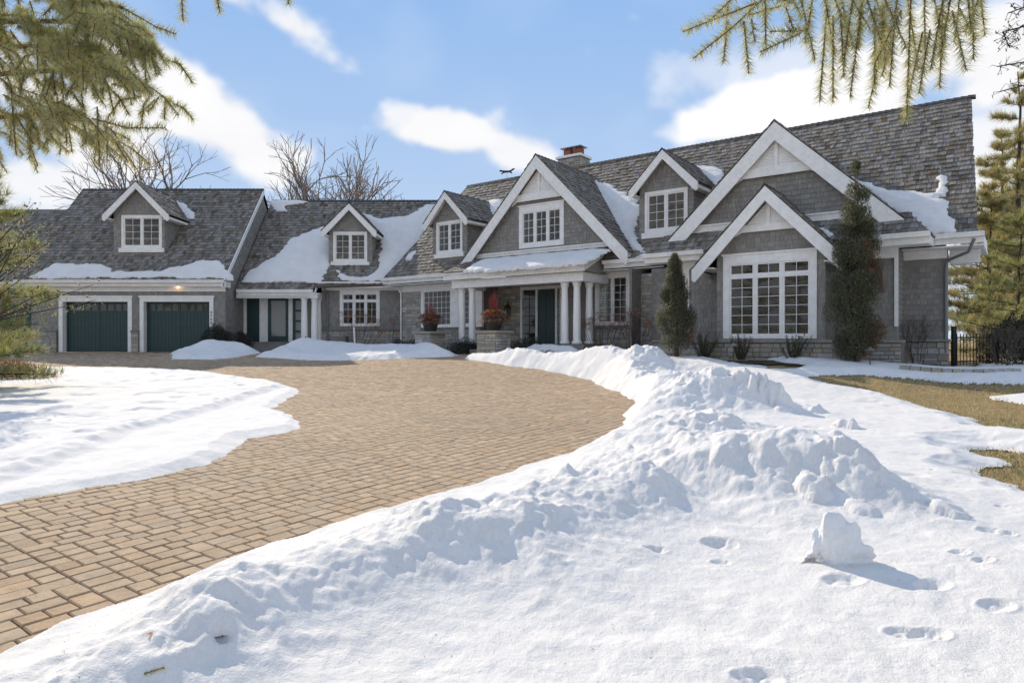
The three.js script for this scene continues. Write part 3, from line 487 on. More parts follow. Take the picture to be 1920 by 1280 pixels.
// entry gable, porch and stone front
{
  const D = 24.2, c = -16.68, hw = 4.34, apex = 8.5, p = 1.02;
  gable(FM, c, hw, apex, p, 23.85, D, 28.9, 0.52, backMain);
  const h = windowUnit(FM, -17.81, -15.48, 4.6, 6.42, D, { n: 3, gx: 2, gy: 4, head: 0.26, side: 0.17, bot: 0.18 });
  wall(FM, [[c - 3.85, 4.4], [c + 3.85, 4.4], [c, 4.4 + 3.85 * p]], D, [h]);
  collar(FM, c, apex, p, 0.52, 6.62, 0.3, D - 0.12, 0.16);
  boxPart('band_board', FM, M.white, [c - 3.85, c + 3.85, 4.22, 4.46, D - 0.09, D + 0.02], [c - 3.85, c + 3.85, 4.46, 4.52, D - 0.14, D + 0.02]);
  // porch roof
  const O = V(0, 3.6, -22.6), U = V(0, 0.72, -1.55).normalize(), L = 1.72, pr = hg('porch_roof', extrude([[-20.9, 0], [-13.6, 0], [-13.3, L], [-20.5, L]], null, 0.1).applyMatrix4(new THREE.Matrix4().makeBasis(X1, U, X1.clone().cross(U)).setPosition(O)), M.deck, FM); pr.userData.inFrame = true;
  shakeRoof(pr, FM, O, X1, U, [[-20.95, -0.05], [-13.55, -0.05], [-13.3, L], [-20.5, L]], 0.24);
  boxPart('porch_fascia', FM, M.white, [-20.9, -13.6, 3.26, 3.54, 22.62, 22.68], [-20.9, -13.6, 3.5, 3.56, 22.55, 22.615]);
  { const s = extrude([[22.62, 3.26], [24.2, 3.98], [24.2, 4.3], [22.62, 3.55]], null, 0.06); s.applyMatrix4(new THREE.Matrix4().makeBasis(V(0, 0, -1), V(0, 1, 0), V(1, 0, 0))); s.translate(-13.55, 0, 0); hg('porch_rake', s, M.white, FM); }
  { const ck = extrude([[22.7, 3.27], [24.25, 3.27], [24.25, 4.2], [22.7, 3.5]], null, 0.05); ck.applyMatrix4(new THREE.Matrix4().makeBasis(V(0, 0, -1), V(0, 1, 0), V(1, 0, 0))); ck.translate(-13.64, 0, 0); hg('porch_cheek', ck, M.wallback, FM); }
  boxPart('porch_beam', FM, M.white, [-20.6, -13.75, 2.9, 3.26, 22.85, 23.35], [-14.05, -13.75, 2.9, 3.26, 23.35, 24.9], [-20.6, -20.3, 2.9, 3.26, 23.35, 24.9]);
  boxPart('porch_ceiling', FM, M.white, [-20.4, -13.9, 3.2, 3.25, 23.35, 26.4]);
  for (const [x, d] of [[-20.2, 23.1], [-19.6, 23.1], [-14.75, 23.1], [-14.18, 23.1], [-14.0, 23.75]]) {
    const g = groupPart('column', FM), pt = [[0.0, 0.42], [0.21, 0.42], [0.21, 0.5], [0.19, 0.54], [0.155, 0.56], [0.155, 1.3], [0.128, 2.7], [0.15, 2.72], [0.165, 2.74], [0.17, 2.78], [0.15, 2.8], [0.19, 2.86], [0.2, 2.9], [0, 2.9]].map(q => new THREE.Vector2(q[0], q[1])); const l = new THREE.LatheGeometry(pt, 28); l.translate(x, 0, -d); sub(g, 'shaft', l, M.white);
  }
  boxPart('porch_floor', FM, SM({ color: C(0.25, 0.23, 0.2), roughness: 0.9, map: speckTex }), [-20.6, -13.7, -0.1, 0.42, 22.8, 26.4], [-18.9, -16.6, -0.1, 0.2, 22.1, 22.8]);
  // recessed entry wall of stone with the door
  const DW = 26.2, holes = [[-19.2, -16.85, 0.42, 3.1]], ew = boxPart('stone_wall', FM, M.mortar, [-20.6, -19.2, 0, 3.3, DW, DW + 0.15], [-16.85, -13.7, 0, 3.3, DW, DW + 0.15], [-19.2, -16.85, 3.0, 3.3, DW, DW + 0.15]); ew.userData.inFrame = true;
  stoneWall(ew, FM, V(0, 0, -DW), X1, -20.6, -13.8, 0.42, 3.2, holes);
  { // jamb wall of stone facing left, right of the door
    const jw = boxPart('stone_wall', FM, M.mortar, [-15.95, -13.7, 0.3, 3.25, 24.95, 26.15]); jw.userData.inFrame = true; stoneWall(jw, FM, V(-15.95, 0, -26.15), XL, 0, 1.2, 0.42, 3.2); stoneWall(jw, FM, V(0, 0, -24.95), X1, -15.95, -13.8, 0.42, 3.2);
  }
  boxPart('door_frame', FM, M.white, [-19.2, -19.08, 0.42, 3.02, DW - 0.06, DW + 0.1], [-18.32, -18.2, 0.42, 2.95, DW - 0.06, DW + 0.1], [-17.22, -17.1, 0.42, 2.95, DW - 0.06, DW + 0.1], [-16.97, -16.85, 0.42, 3.02, DW - 0.06, DW + 0.1], [-19.2, -16.85, 2.95, 3.1, DW - 0.07, DW + 0.1]);
  const dr = groupPart('front_door', FM, 'dark green panelled front door'); sub(dr, 'leaf', new MB().box(-18.2, -17.22, 0.44, 2.95, -DW - 0.05, -DW + 0.01), M.green);
  for (const [y0, y1] of [[0.6, 1.3], [1.45, 2.8]]) for (const x of [-18.08, -17.66]) { const m = new MB(); m.box(x, x + 0.34, y0, y1, -DW + 0.011, -DW + 0.024); sub(dr, 'panel', m, M.green); }
  sub(dr, 'handle', new MB().box(-17.32, -17.28, 1.25, 1.55, -DW + 0.012, -DW + 0.06), M.bronze);
  for (const [a, b] of [[-19.08, -18.32], [-17.1, -16.97]]) { const g = groupPart('sidelight', FM); const p = new MB(); p.quad(V(a, 0.5, -DW), V(b, 0.5, -DW), V(b, 2.95, -DW), V(a, 2.95, -DW)); sub(g, 'pane', p, M.glass); const bk = new MB(); bk.quad(V(a, 0.4, -DW - 1.7), V(b, 0.4, -DW - 1.7), V(b, 3, -DW - 1.7), V(a, 3, -DW - 1.7)); sub(g, 'room_lining', bk, M.room); const mu = new MB(); for (let y = 0.9; y < 2.9; y += 0.41) mu.box(a, b, y - 0.012, y + 0.012, -DW + 0.002, -DW + 0.02); if (b - a > 0.4) mu.box((a + b) / 2 - 0.012, (a + b) / 2 + 0.012, 0.5, 2.95, -DW + 0.003, -DW + 0.018); sub(g, 'muntins', mu, M.dark); }
  // stone front left of the porch
  const D2 = 24.9, h2l = windowUnit(FM, -24.5, -22.35, 1.22, 3.2, D2, { n: 1, gx: 6, gy: 6, head: 0.14, side: 0.14, bot: 0.1, cap: false, blind: true });
  windowUnit(FM, -21.95, -20.75, 1.22, 3.2, D2, { n: 1, gx: 2, gy: 6, cap: false });
  const lw = boxPart('stone_wall', FM, M.mortar, [-25.95, -24.45, -0.2, 3.3, D2, D2 + 0.12], [-24.5, -20.6, -0.2, 1.22, D2, D2 + 0.12]); lw.userData.inFrame = true; stoneWall(lw, FM, V(0, 0, -D2), X1, -25.95, -24.5, 0.1, 3.05); stoneWall(lw, FM, V(0, 0, -D2), X1, -24.5, -20.6, 0.1, 1.15);
  boxPart('casing_panel', FM, M.white, [-22.35, -21.95, 1.22, 3.2, D2 - 0.04, D2 + 0.1]); boxPart('casing_panel', FM, M.white, [-20.75, -20.5, 1.22, 3.2, D2 - 0.04, D2 + 0.1]); boxPart('side_wall', FM, M.mortar, [-20.7, -20.58, 0, 3.3, D2 + 0.1, 26.3]); boxPart('entry_hall', FM, M.room, [-19.4, -16.6, 0.3, 0.42, 26.4, 28], [-19.4, -16.6, 3.1, 3.2, 26.4, 28], [-19.5, -19.4, 0.3, 3.2, 26.36, 28], [-16.6, -16.5, 0.3, 3.2, 26.36, 28], [-19.5, -16.5, 0.3, 3.2, 28, 28.1]);
  boxPart('frieze', FM, M.white, [-26.1, -20.4, 3.06, 3.36, D2 - 0.07, D2 - 0.045]); boxPart('frieze', FM, M.white, [-14.6, -12.2, 3.2, 3.42, 24.78, 24.83]);
  boxPart('stone_ledge', FM, M.mortar, [-24.5, -20.6, 1.14, 1.22, D2 - 0.12, D2 + 0.02]);
  gutter(FM, -26.4, -20.85, 3.74, 23.88); boxPart('soffit', FM, M.white, [-26.3, -20.6, 3.37, 3.4, 24.08, 24.95], [-13.6, -10.95, 3.37, 3.4, 24.08, 24.95]);
  // stone front right of the porch with the pair of casements
  const h3 = windowUnit(FM, -14.35, -12.75, 1.2, 3.3, 24.85, { n: 2, gx: 2, gy: 6, head: 0.12, side: 0.13, bot: 0.1 });
  const rw = boxPart('stone_wall', FM, M.mortar, [-15.9, -14.35, -0.2, 3.3, 24.86, 24.94], [-12.75, -11.9, -0.2, 3.3, 24.86, 24.98], [-14.35, -12.75, -0.2, 1.2, 24.86, 24.98], [-11.98, -11.88, -0.2, 3.3, 23.3, 24.9]); rw.userData.inFrame = true;
  stoneWall(rw, FM, V(0, 0, -24.86), X1, -14.3, -11.9, 0.1, 1.1); stoneWall(rw, FM, V(0, 0, -24.86), X1, -12.72, -12.35, 1.2, 3.15);
  // the pier beside it
  const pw = boxPart('stone_pier', FM, M.mortar, [-12.3, -11.35, -0.2, 3.15, 24.1, 24.9]); pw.userData.inFrame = true; stoneWall(pw, FM, V(0, 0, -24.1), X1, -12.3, -11.35, 0.0, 3.15); stoneWall(pw, FM, V(-12.3, 0, -24.9), XL, 0, 0.8, 0, 3.15);
  wall(FM, [[-11.4, 0], [-10.1, 0], [-10.1, 3.3], [-11.4, 3.3]], 24.0);
  boxPart('stone_ledge', FM, M.mortar, [-14.4, -12.3, 1.1, 1.2, 24.72, 24.86]);
  gutter(FM, -13.5, -11.0, 3.74, 23.88);
  downspout(FM, [[-26.1, 3.62, 23.95], [-26.0, 3.35, 24.2], [-25.9, 3.2, 24.75], [-25.88, 3.0, 24.8], [-25.88, 0.3, 24.8]], M.white);
}
// chimney
{
  const c = boxPart('chimney', FM, M.mortar, [-19.5, -18.2, 7.5, 10.0, 29.9, 30.9]); c.userData.inFrame = true; stoneWall(c, FM, V(0, 0, -29.9), X1, -19.5, -18.2, 8.6, 9.95); stoneWall(c, FM, V(-18.2, 0, -29.9), XR, 0, 1.0, 8.6, 9.95);
  sub(c, 'chimney_crown', new MB().box(-19.6, -18.1, 10.0, 10.12, -31, -29.8), M.stone);
  for (const x of [-19.15, -18.55]) { sub(c, 'flue_pot', new MB().box(x - 0.2, x + 0.2, 10.12, 10.5, -30.6, -30.2), M.clay); sub(c, 'flue_cap', new MB().box(x - 0.32, x + 0.32, 10.56, 10.6, -30.75, -30.05), M.metal); sub(c, 'cap_leg', new MB().box(x - 0.18, x - 0.15, 10.5, 10.56, -30.45, -30.4).box(x + 0.15, x + 0.18, 10.5, 10.56, -30.45, -30.4), M.metal); }
}
// vent pipe on the right roof
{ const q = pxPlane(1766, 330, FM, roofM.O, roofM.N), m = new MB(); m.tube(q.clone().add(V(0, -0.1, 0)), q.clone().add(V(0, 0.35, 0)), 0.05, 0.05, 10); hm('vent_pipe', m, M.greyMetal, FM); }

// --- link wing (frontal axes: x = right, D = straight ahead)
const DL = 35.4, YL = 3.58, PL = 1.05, DLR = 40.4; const backLink = y => DL + (y - YL) / PL, linkU = V(0, PL, -1).normalize(), linkLen = (DLR - DL) * Math.hypot(1, PL), roofL = { O: V(0, YL, -DL), A: X1, U: linkU, N: X1.clone().cross(linkU) };
{
  const m4 = new THREE.Matrix4().makeBasis(X1, linkU, roofL.N).setPosition(roofL.O), r = hg('roof', extrude([[-14.2, -0.5], [-4.2, 0], [-1.0, linkLen], [-14.2, linkLen]], null, 0.14).applyMatrix4(m4), M.deck, FG); r.userData.inFrame = true;
  shakeRoof(r, FG, roofL.O, X1, linkU, [[-14.2, -0.62], [-10.2, -0.62], [-10.2, -0.05], [-5.6, -0.05], [-2.2, linkLen], [-14.2, linkLen]]);
  const cap = new MB(); for (let a = -14.2; a < -1.5; a += 0.22) { const y = YL + PL * (DLR - DL); cap.quad(V(a, y - 0.08, -DLR + 0.14), V(a + 0.235, y - 0.1, -DLR + 0.14), V(a + 0.235, y + 0.04, -DLR), V(a, y + 0.06, -DLR), [0.09, 0.09, 0.09]); } sub(r, 'ridge_cap', cap, M.shake);
  hg('rear_roof', extrude([[-14.2, 0], [-2, 0], [-2, linkLen], [-14.2, linkLen]], null, 0.14).applyMatrix4(new THREE.Matrix4().makeBasis(X1, V(0, -PL, -1).normalize(), V(0, -1, PL).normalize()).setPosition(V(0, YL + PL * (DLR - DL) - 0.12, -DLR))), M.deck, FG);
  const h = windowUnit(FG, -9.08, -6.98, 1.32, 3.2, 36.0, { n: 3, gx: 2, gy: 3, transom: 0.36, head: 0.16, side: 0.13, bot: 0.1, cap: false });
  wall(FG, [[-10.05, 1.16], [-5.6, 1.16], [-5.6, 3.3], [-10.05, 3.3]], 36.0, [h]);
  const b = boxPart('stone_base', FG, M.mortar, [-10.1, -5.6, -0.1, 1.1, 35.94, 36.1]); b.userData.inFrame = true; stoneWall(b, FG, V(0, 0, -35.94), X1, -10.1, -5.6, 0.3, 1.08);
  boxPart('stone_ledge', FG, M.mortar, [-10.15, -5.6, 1.08, 1.17, 35.84, 36.0]);
  boxPart('frieze', FG, M.white, [-10.0, -5.6, 3.2, 3.45, 35.9, 35.97]); boxPart('soffit', FG, M.white, [-10.1, -5.4, 3.44, 3.47, 35.5, 36.0]);
  gutter(FG, -10.05, -5.9, YL + 0.02, 35.3);
  // porch of the side door
  gutter(FG, -14.1, -10.2, 3.16, 34.85); boxPart('porch_beam', FG, M.white, [-14.2, -10.0, 2.75, 3.0, 35.1, 35.5], [-10.35, -10.0, 2.75, 3.05, 35.5, 36.2]);
  { const s = extrude([[34.95, 3.0], [35.6, 3.62], [35.6, 3.4], [35.0, 2.9]].reverse(), null, 0.05); s.applyMatrix4(new THREE.Matrix4().makeBasis(V(0, 0, -1), V(0, 1, 0), V(1, 0, 0))); s.translate(-10.1, 0, 0); hg('porch_rake', s, M.white, FG); }
  boxPart('porch_ceiling', FG, M.white, [-14.2, -10.1, 2.96, 3.0, 35.5, 36.4]);
  for (const [x, d] of [[-10.75, 35.3], [-10.22, 35.3], [-10.18, 35.85]]) { const g = groupPart('column', FG); const l = new THREE.LatheGeometry([[0, 0.5], [0.2, 0.5], [0.2, 0.57], [0.17, 0.6], [0.17, 1.3], [0.14, 2.58], [0.16, 2.6], [0.15, 2.64], [0.18, 2.7], [0.19, 2.75], [0, 2.75]].map(q => new THREE.Vector2(...q)), 24); l.translate(x, 0, -d); sub(g, 'shaft', l, M.white); }
  boxPart('porch_floor', FG, SM({ color: C(0.2, 0.18, 0.16), roughness: 0.9, map: speckTex }), [-14.25, -9.95, -0.1, 0.5, 35.0, 36.4]);
  for (let k = 0; k < 2; k++) boxPart('step', FG, M.mortar, [-14.0, -11.2, -0.1, 0.34 - k * 0.16, 34.65 - k * 0.35, 35.0 - k * 0.35]);
  const W = 36.3; boxPart('wall', FG, M.wallback, [-14.27, -10.0, 0.5, 3.0, W + 0.04, W + 0.14]);
  boxPart('door_frame', FG, M.white, [-14.27, -14.1, 0.5, 2.96, W - 0.05, W + 0.04], [-13.42, -12.98, 0.5, 2.96, W - 0.06, W + 0.04], [-11.88, -11.66, 0.5, 2.96, W - 0.06, W + 0.04], [-14.27, -11.0, 2.84, 2.96, W - 0.04, W + 0.04]);
  const sh = groupPart('louvred_panel', FG, 'dark green slatted panel by the side door'); for (let x = -14.1; x < -13.44; x += 0.11) sub(sh, 'slat', new MB().box(x, x + 0.095, 0.5, 2.84, -W, -W + 0.035), M.green);
  const d = groupPart('side_door', FG, 'dark green glazed side door'); const dl = new MB(); dl.box(-12.98, -12.82, 0.5, 2.84, -W, -W + 0.04); dl.box(-12.04, -11.88, 0.5, 2.84, -W, -W + 0.04); dl.box(-12.82, -12.04, 2.68, 2.84, -W, -W + 0.04); dl.box(-12.82, -12.04, 0.5, 0.8, -W, -W + 0.04); sub(d, 'leaf', dl, M.green); sub(d, 'handle', new MB().box(-11.98, -11.94, 1.4, 1.65, -W + 0.04, -W + 0.08), M.bronze);
  const pg = new MB(); pg.quad(V(-12.82, 0.8, -W + 0.02), V(-12.04, 0.8, -W + 0.02), V(-12.04, 2.68, -W + 0.02), V(-12.82, 2.68, -W + 0.02)); sub(d, 'pane', pg, M.glass);
  const sl = groupPart('sidelight', FG); const sm = new MB(); sm.box(-11.66, -11.52, 0.5, 2.84, -W, -W + 0.04); sm.box(-11.14, -11.0, 0.5, 2.84, -W, -W + 0.04); for (const y of [0.5, 1.0, 1.55, 2.1, 2.7]) sm.box(-11.52, -11.14, y, y + 0.1, -W + 0.001, -W + 0.038); sub(sl, 'frame', sm, M.green); const sp = new MB(); sp.quad(V(-11.52, 0.5, -W + 0.015), V(-11.14, 0.5, -W + 0.015), V(-11.14, 2.84, -W + 0.015), V(-11.52, 2.84, -W + 0.015)); sub(sl, 'pane', sp, M.glass);
  downspout(FG, [[-9.9, 3.5, 35.4], [-9.75, 3.2, 35.6], [-9.7, 3.0, 35.85], [-9.7, 0.4, 35.85]], M.greyMetal);
  boxPart('window_well', FG, M.mortar, [-9.3, -8.6, 0.0, 0.75, 35.3, 35.36], [-9.3, -9.24, 0, 0.75, 35.36, 35.9], [-8.66, -8.6, 0, 0.75, 35.36, 35.9], [-9.3, -8.6, 0.75, 0.8, 35.28, 35.9]);
}
dormer(FG, -8.62, 7.84, 1.46, 1.0, 36.4, 4.5, 1.15, [-9.53, -7.72, 4.76, 6.36], backLink, 4.4);

// --- garage wing
const DG = 33.6, YG = 3.52, PG = 1.05, DGR = 39.0; const backGar = y => DG + (y - YG) / PG, garU = V(0, PG, -1).normalize(), garLen = (DGR - DG) * Math.hypot(1, PG), roofG = { O: V(0, YG, -DG), A: X1, U: garU, N: X1.clone().cross(garU) }, YGR = YG + PG * (DGR - DG);
{
  const m4 = new THREE.Matrix4().makeBasis(X1, garU, roofG.N).setPosition(roofG.O), r = hg('roof', extrude([[-24.5, 0], [-14.25, 0], [-14.25, garLen], [-24.5, garLen]], null, 0.14).applyMatrix4(m4), M.deck, FG); r.userData.inFrame = true;
  shakeRoof(r, FG, roofG.O, X1, garU, [[-24.52, -0.06], [-14.23, -0.06], [-14.23, garLen], [-24.52, garLen]]);
  const cap = new MB(); for (let a = -24.5; a < -14.3; a += 0.22) cap.quad(V(a, YGR - 0.08, -DGR + 0.14), V(a + 0.235, YGR - 0.1, -DGR + 0.14), V(a + 0.235, YGR + 0.04, -DGR), V(a, YGR + 0.06, -DGR), [0.09, 0.09, 0.09]); sub(r, 'ridge_cap', cap, M.shake);
  hg('rear_roof', extrude([[-24.5, 0], [-14.25, 0], [-14.25, garLen], [-24.5, garLen]], null, 0.14).applyMatrix4(new THREE.Matrix4().makeBasis(X1, V(0, -PG, -1).normalize(), V(0, -1, PG).normalize()).setPosition(V(0, YGR - 0.12, -DGR))), M.deck, FG);
  // right gable end rising above the link roof, with its white rake
  const ew = (() => { const g = extrude([[34.0, 0.1], [44.2, 0.1], [44.2, 3.4], [DGR, YGR - 0.25], [34.0, YG + 0.1]], null, 0.1); g.applyMatrix4(new THREE.Matrix4().makeBasis(V(0, 0, -1), V(0, 1, 0), V(1, 0, 0))); g.translate(-14.3, 0, 0); return g; })();
  const w = hg('end_wall', ew, M.wallback, FG); w.userData.inFrame = true; wallShingles(w, FG, V(-14.3, 0, -34.0), XR, [[0, 0.3], [2.4, 0.3], [2.4, 4], [9, 5], [5, YGR - 0.25], [0, YG + 0.1]]);
  { const s = extrude([[33.55, YG - 0.3], [33.55, YG], [DGR, YGR], [DGR, YGR - 0.3]].reverse(), null, 0.05); s.applyMatrix4(new THREE.Matrix4().makeBasis(V(0, 0, -1), V(0, 1, 0), V(1, 0, 0))); s.translate(-14.15, 0, 0); hg('rake_board', s, M.white, FG); }
  boxPart('eave_return', FG, M.white, [-14.3, -14.1, YG - 0.32, YG - 0.05, 33.55, 34.2]);
  const doors = [[-22.36, -19.12], [-18.33, -15.06]], holes = doors.map(d => [d[0] - 0.16, d[1] + 0.16, 0, 2.72]);
  wall(FG, [[-23.85, -0.3], [-14.3, -0.3], [-14.3, 3.2], [-23.85, 3.2]], 34, holes.map(h => [h[0], h[1], h[2] - 0.1, h[3]]));
  doors.forEach(([a, b], k) => {
    boxPart('garage_door_frame', FG, M.white, [a - 0.2, a, 0, 2.72, 33.93, 34.3], [b, b + 0.2, 0, 2.72, 33.93, 34.3], [a, b, 2.5, 2.72, 33.93, 34.3], [a - 0.25, b + 0.25, 2.72, 2.8, 33.9, 34.1]);
    const g = groupPart('garage_door', FG, k ? 'dark green garage door with its right edge behind the round bush' : 'dark green garage door between two stone piers'); const z = -34.25;
    const n = 18, wd = (b - a) / n; for (let i = 0; i < n; i++) sub(g, 'plank', new MB().box(a + i * wd + 0.004, a + (i + 1) * wd - 0.004, 0.02, 2.0, z - 0.03, z), M.green);
    const rl = new MB(); rl.box(a, b, 2.0, 2.06, z - 0.03, z + 0.02); rl.box(a, b, 2.4, 2.5, z - 0.03, z + 0.02); rl.box(a, b, 0.0, 0.1, z - 0.03, z + 0.015); for (const t of [0, 0.49, 0.97]) rl.box(a + (b - a) * t, a + (b - a) * t + 0.09, 0.02, 2.5, z - 0.03, z + 0.018); sub(g, 'rail', rl, M.green);
    for (let i = 0; i < 8; i++) { const x0 = a + 0.12 + i * (b - a - 0.2) / 8 + (i > 3 ? 0.05 : 0), x1 = x0 + (b - a - 0.3) / 8 - 0.07; const p = new MB(); p.quad(V(x0, 2.06, z - 0.01), V(x1, 2.06, z - 0.01), V(x1, 2.4, z - 0.01), V(x0, 2.4, z - 0.01)); sub(g, 'pane', p, M.glass); sub(g, 'mullion', new MB().box(x1, x1 + 0.07, 2.06, 2.4, z - 0.03, z + 0.012), M.green); }
    sub(g, 'room_lining', new MB().box(a - 0.1, b + 0.1, 1.8, 1.85, z - 0.7, z - 0.04).box(a - 0.1, b + 0.1, 2.6, 2.65, z - 0.7, z - 0.04).box(a - 0.1, b + 0.1, 1.8, 2.65, z - 0.75, z - 0.7).box(a - 0.15, a - 0.1, 1.8, 2.65, z - 0.7, z - 0.04).box(b + 0.1, b + 0.15, 1.8, 2.65, z - 0.7, z - 0.04), M.room);
  });
  const sb = boxPart('stone_base', FG, M.mortar, [-24.0, -22.62, -0.1, 1.0, 33.86, 34]); boxPart('stone_base', FG, M.mortar, [-18.9, -18.55, -0.1, 1.0, 33.86, 34.0]); sb.userData.inFrame = true; stoneWall(sb, FG, V(0, 0, -33.86), X1, -24.0, -22.62, 0, 0.98); stoneWall(sb, FG, V(0, 0, -33.86), X1, -18.9, -18.55, 0, 0.98);
  boxPart('stone_ledge', FG, M.mortar, [-18.92, -18.53, 0.98, 1.08, 33.8, 34]); boxPart('stone_ledge', FG, M.mortar, [-24.05, -22.61, 0.98, 1.08, 33.8, 34]);
  gutter(FG, -24.5, -14.15, YG + 0.02, 33.5); boxPart('frieze', FG, M.white, [-23.9, -14.25, 3.0, 3.4, 33.9, 33.97]); boxPart('soffit', FG, M.white, [-24.4, -14.2, 3.36, 3.39, 33.68, 33.98]);
  // house number on the door frame
  const num = groupPart('house_number', FG, 'black house number 4708 on the white door frame'); { const t = new THREE.CanvasTexture((() => { const c = document.createElement('canvas'); c.width = 64; c.height = 256; const x = c.getContext('2d'); x.fillStyle = '#d9d9d6'; x.fillRect(0, 0, 64, 256); x.fillStyle = '#15171a'; x.font = 'bold 58px sans-serif'; x.textAlign = 'center'; x.textBaseline = 'middle'; ['4', '7', '0', '8'].forEach((d, i) => x.fillText(d, 32, 36 + i * 62)); return c; })()); t.colorSpace = THREE.SRGBColorSpace; const p = new MB(); p.quad(V(-15.05, 1.35, -33.925), V(-14.87, 1.35, -33.925), V(-14.87, 2.07, -33.925), V(-15.05, 2.07, -33.925), [1, 1, 1], [0, 0, 1, 0, 1, 1, 0, 1]); sub(num, 'number_plate', p, SM({ map: t, roughness: 0.6 })); }
  // lower wing at the far left
  const lo = hg('roof', extrude([[-34, 0], [-24.4, 0], [-24.4, 6.2], [-34, 6.2]], null, 0.14).applyMatrix4(new THREE.Matrix4().makeBasis(X1, garU, roofG.N).setPosition(V(0, YG, -34.6))), M.deck, FG); lo.userData.inFrame = true; shakeRoof(lo, FG, V(0, YG, -34.6), X1, garU, [[-34, -0.05], [-24.4, -0.05], [-24.4, 6.2], [-34, 6.2]]);
  wall(FG, [[-34, -0.3], [-23.5, -0.3], [-23.5, 3.4], [-34, 3.4]], 35, [[-28, -24.6, -0.1, 2.5]]); boxPart('garage_door', FG, M.green, [-28, -24.6, 0, 2.5, 35.05, 35.15]); gutter(FG, -34, -24.5, YG, 34.5);
  // lit lamp in the soffit over the second door
  const lp = groupPart('soffit_lamp', FG, 'small warm lamp let into the white soffit'); sub(lp, 'lens', new THREE.CylinderGeometry(0.05, 0.05, 0.01, 16).translate(-16.6, 3.35, -33.84), SM({ color: C(1, 0.6, 0.3), emissive: C(1, 0.5, 0.2), emissiveIntensity: 0.4 }));
  const pl = new THREE.PointLight(new THREE.Color(1, 0.55, 0.25), 0.06, 4); pl.position.set(-16.6, 3.28, -33.84).sub(HB); pl.castShadow = true; house.add(pl); pl.name = 'soffit_light';
}
dormer(FG, -19.1, 8.66, 1.68, 1.0, 34.97, 4.8, 1.3, [-20.0, -17.93, 5.3, 6.98], backGar, 4.75);
shakes.finish(house, 'roof_shakes'); shingles.finish(house, 'wall_shingles');

// ---------------------------------------------------------------- snow
function heightMesh(name, p, ix, uv, mat = M.snow) { const g = new THREE.BufferGeometry(); g.setAttribute('position', new THREE.Float32BufferAttribute(p, 3)); g.setAttribute('uv', new THREE.Float32BufferAttribute(uv, 2)); g.setIndex(ix); g.computeVertexNormals(); return put(new THREE.Mesh(g, mat), name); }
function polarSnow(name, T, az0, az1, na, r0, r1, nr) {
  const p = [], uv = [], t = new Float32Array((na + 1) * (nr + 1)), id = new Int32Array((na + 1) * (nr + 1)).fill(-1), ix = [], P = [];
  for (let j = 0; j <= nr; j++) for (let i = 0; i <= na; i++) { const a = mix(az0, az1, i / na), r = r0 * Math.pow(r1 / r0, j / nr), X = Math.tan(a) * r, Z = r, k = j * (na + 1) + i; t[k] = T(X, Z); P[k] = [X, Z]; }
  const vert = k => { if (id[k] < 0) { id[k] = p.length / 3; const [X, Z] = P[k]; p.push(X, ground(X, Z) + Math.max(t[k], -0.12), -Z); uv.push(X * 1.3, Z * 1.3); } return id[k]; };
  for (let j = 0; j < nr; j++) for (let i = 0; i < na; i++) { const a = j * (na + 1) + i, b = a + 1, c = b + na + 1, d = a + na + 1; if (Math.max(t[a], t[b], t[c], t[d]) < -0.035) continue; const A = vert(a), B = vert(b), Cc = vert(c), D = vert(d); ix.push(A, B, Cc, A, Cc, D); }
  return heightMesh(name, p, ix, uv);
}
const crest = (px, py, Z, r, rz) => { const q = pxAt(px, py, Z); return { X: q.x, Z, h: q.y - ground(q.x, Z), r, rz: rz || r }; };
function ridgeH(chain, X, Z) {                                     // ridge through crest points
  let best = 0;
  for (let i = 0; i < chain.length; i++) { const a = chain[i], b = chain[Math.min(i + 1, chain.length - 1)], ex = b.X - a.X, ez = b.Z - a.Z, L = ex * ex + ez * ez, t = L ? clamp(((X - a.X) * ex + (Z - a.Z) * ez) / L, 0, 1) : 0, dx = X - a.X - ex * t, dz = Z - a.Z - ez * t, r = mix(a.r, b.r, t), d = Math.sqrt(dx * dx + dz * dz) / r, h = mix(a.h, b.h, t) / (1 + Math.pow(d, 2.6)); best = Math.max(best, h); }
  return best;
}
const nearBank = [crest(150, 1280, 2.9, 0.45), crest(380, 1140, 3.4, 0.42), crest(560, 1070, 3.9, 0.42), crest(740, 985, 4.5, 0.46), crest(930, 970, 4.8, 0.5), crest(1040, 935, 5.4, 0.55), crest(1170, 875, 6.1, 0.6)];
const bigMound = [crest(1190, 850, 6.9, 0.7), crest(1330, 815, 6.8, 0.7), crest(1470, 795, 6.6, 0.62), crest(1560, 850, 6.25, 0.5), crest(1650, 945, 5.9, 0.4)];
const midMound = [crest(1160, 748, 12.2, 1), crest(1250, 712, 13, 1.0), crest(1347, 698, 13, 0.8), crest(1400, 716, 12.6, 0.5), crest(1455, 752, 12.2, 0.4)];
const farBank = [crest(1230, 700, 15.5, 1.1), crest(1130, 690, 17.5, 1.1), crest(1195, 650, 19.6, 0.8), crest(1080, 664, 21, 1.1), crest(1000, 664, 22.5, 0.9), crest(925, 644, 23.6, 0.9)];
const midLump = [crest(1290, 765, 9.6, 0.9), crest(1210, 790, 9, 0.8)];
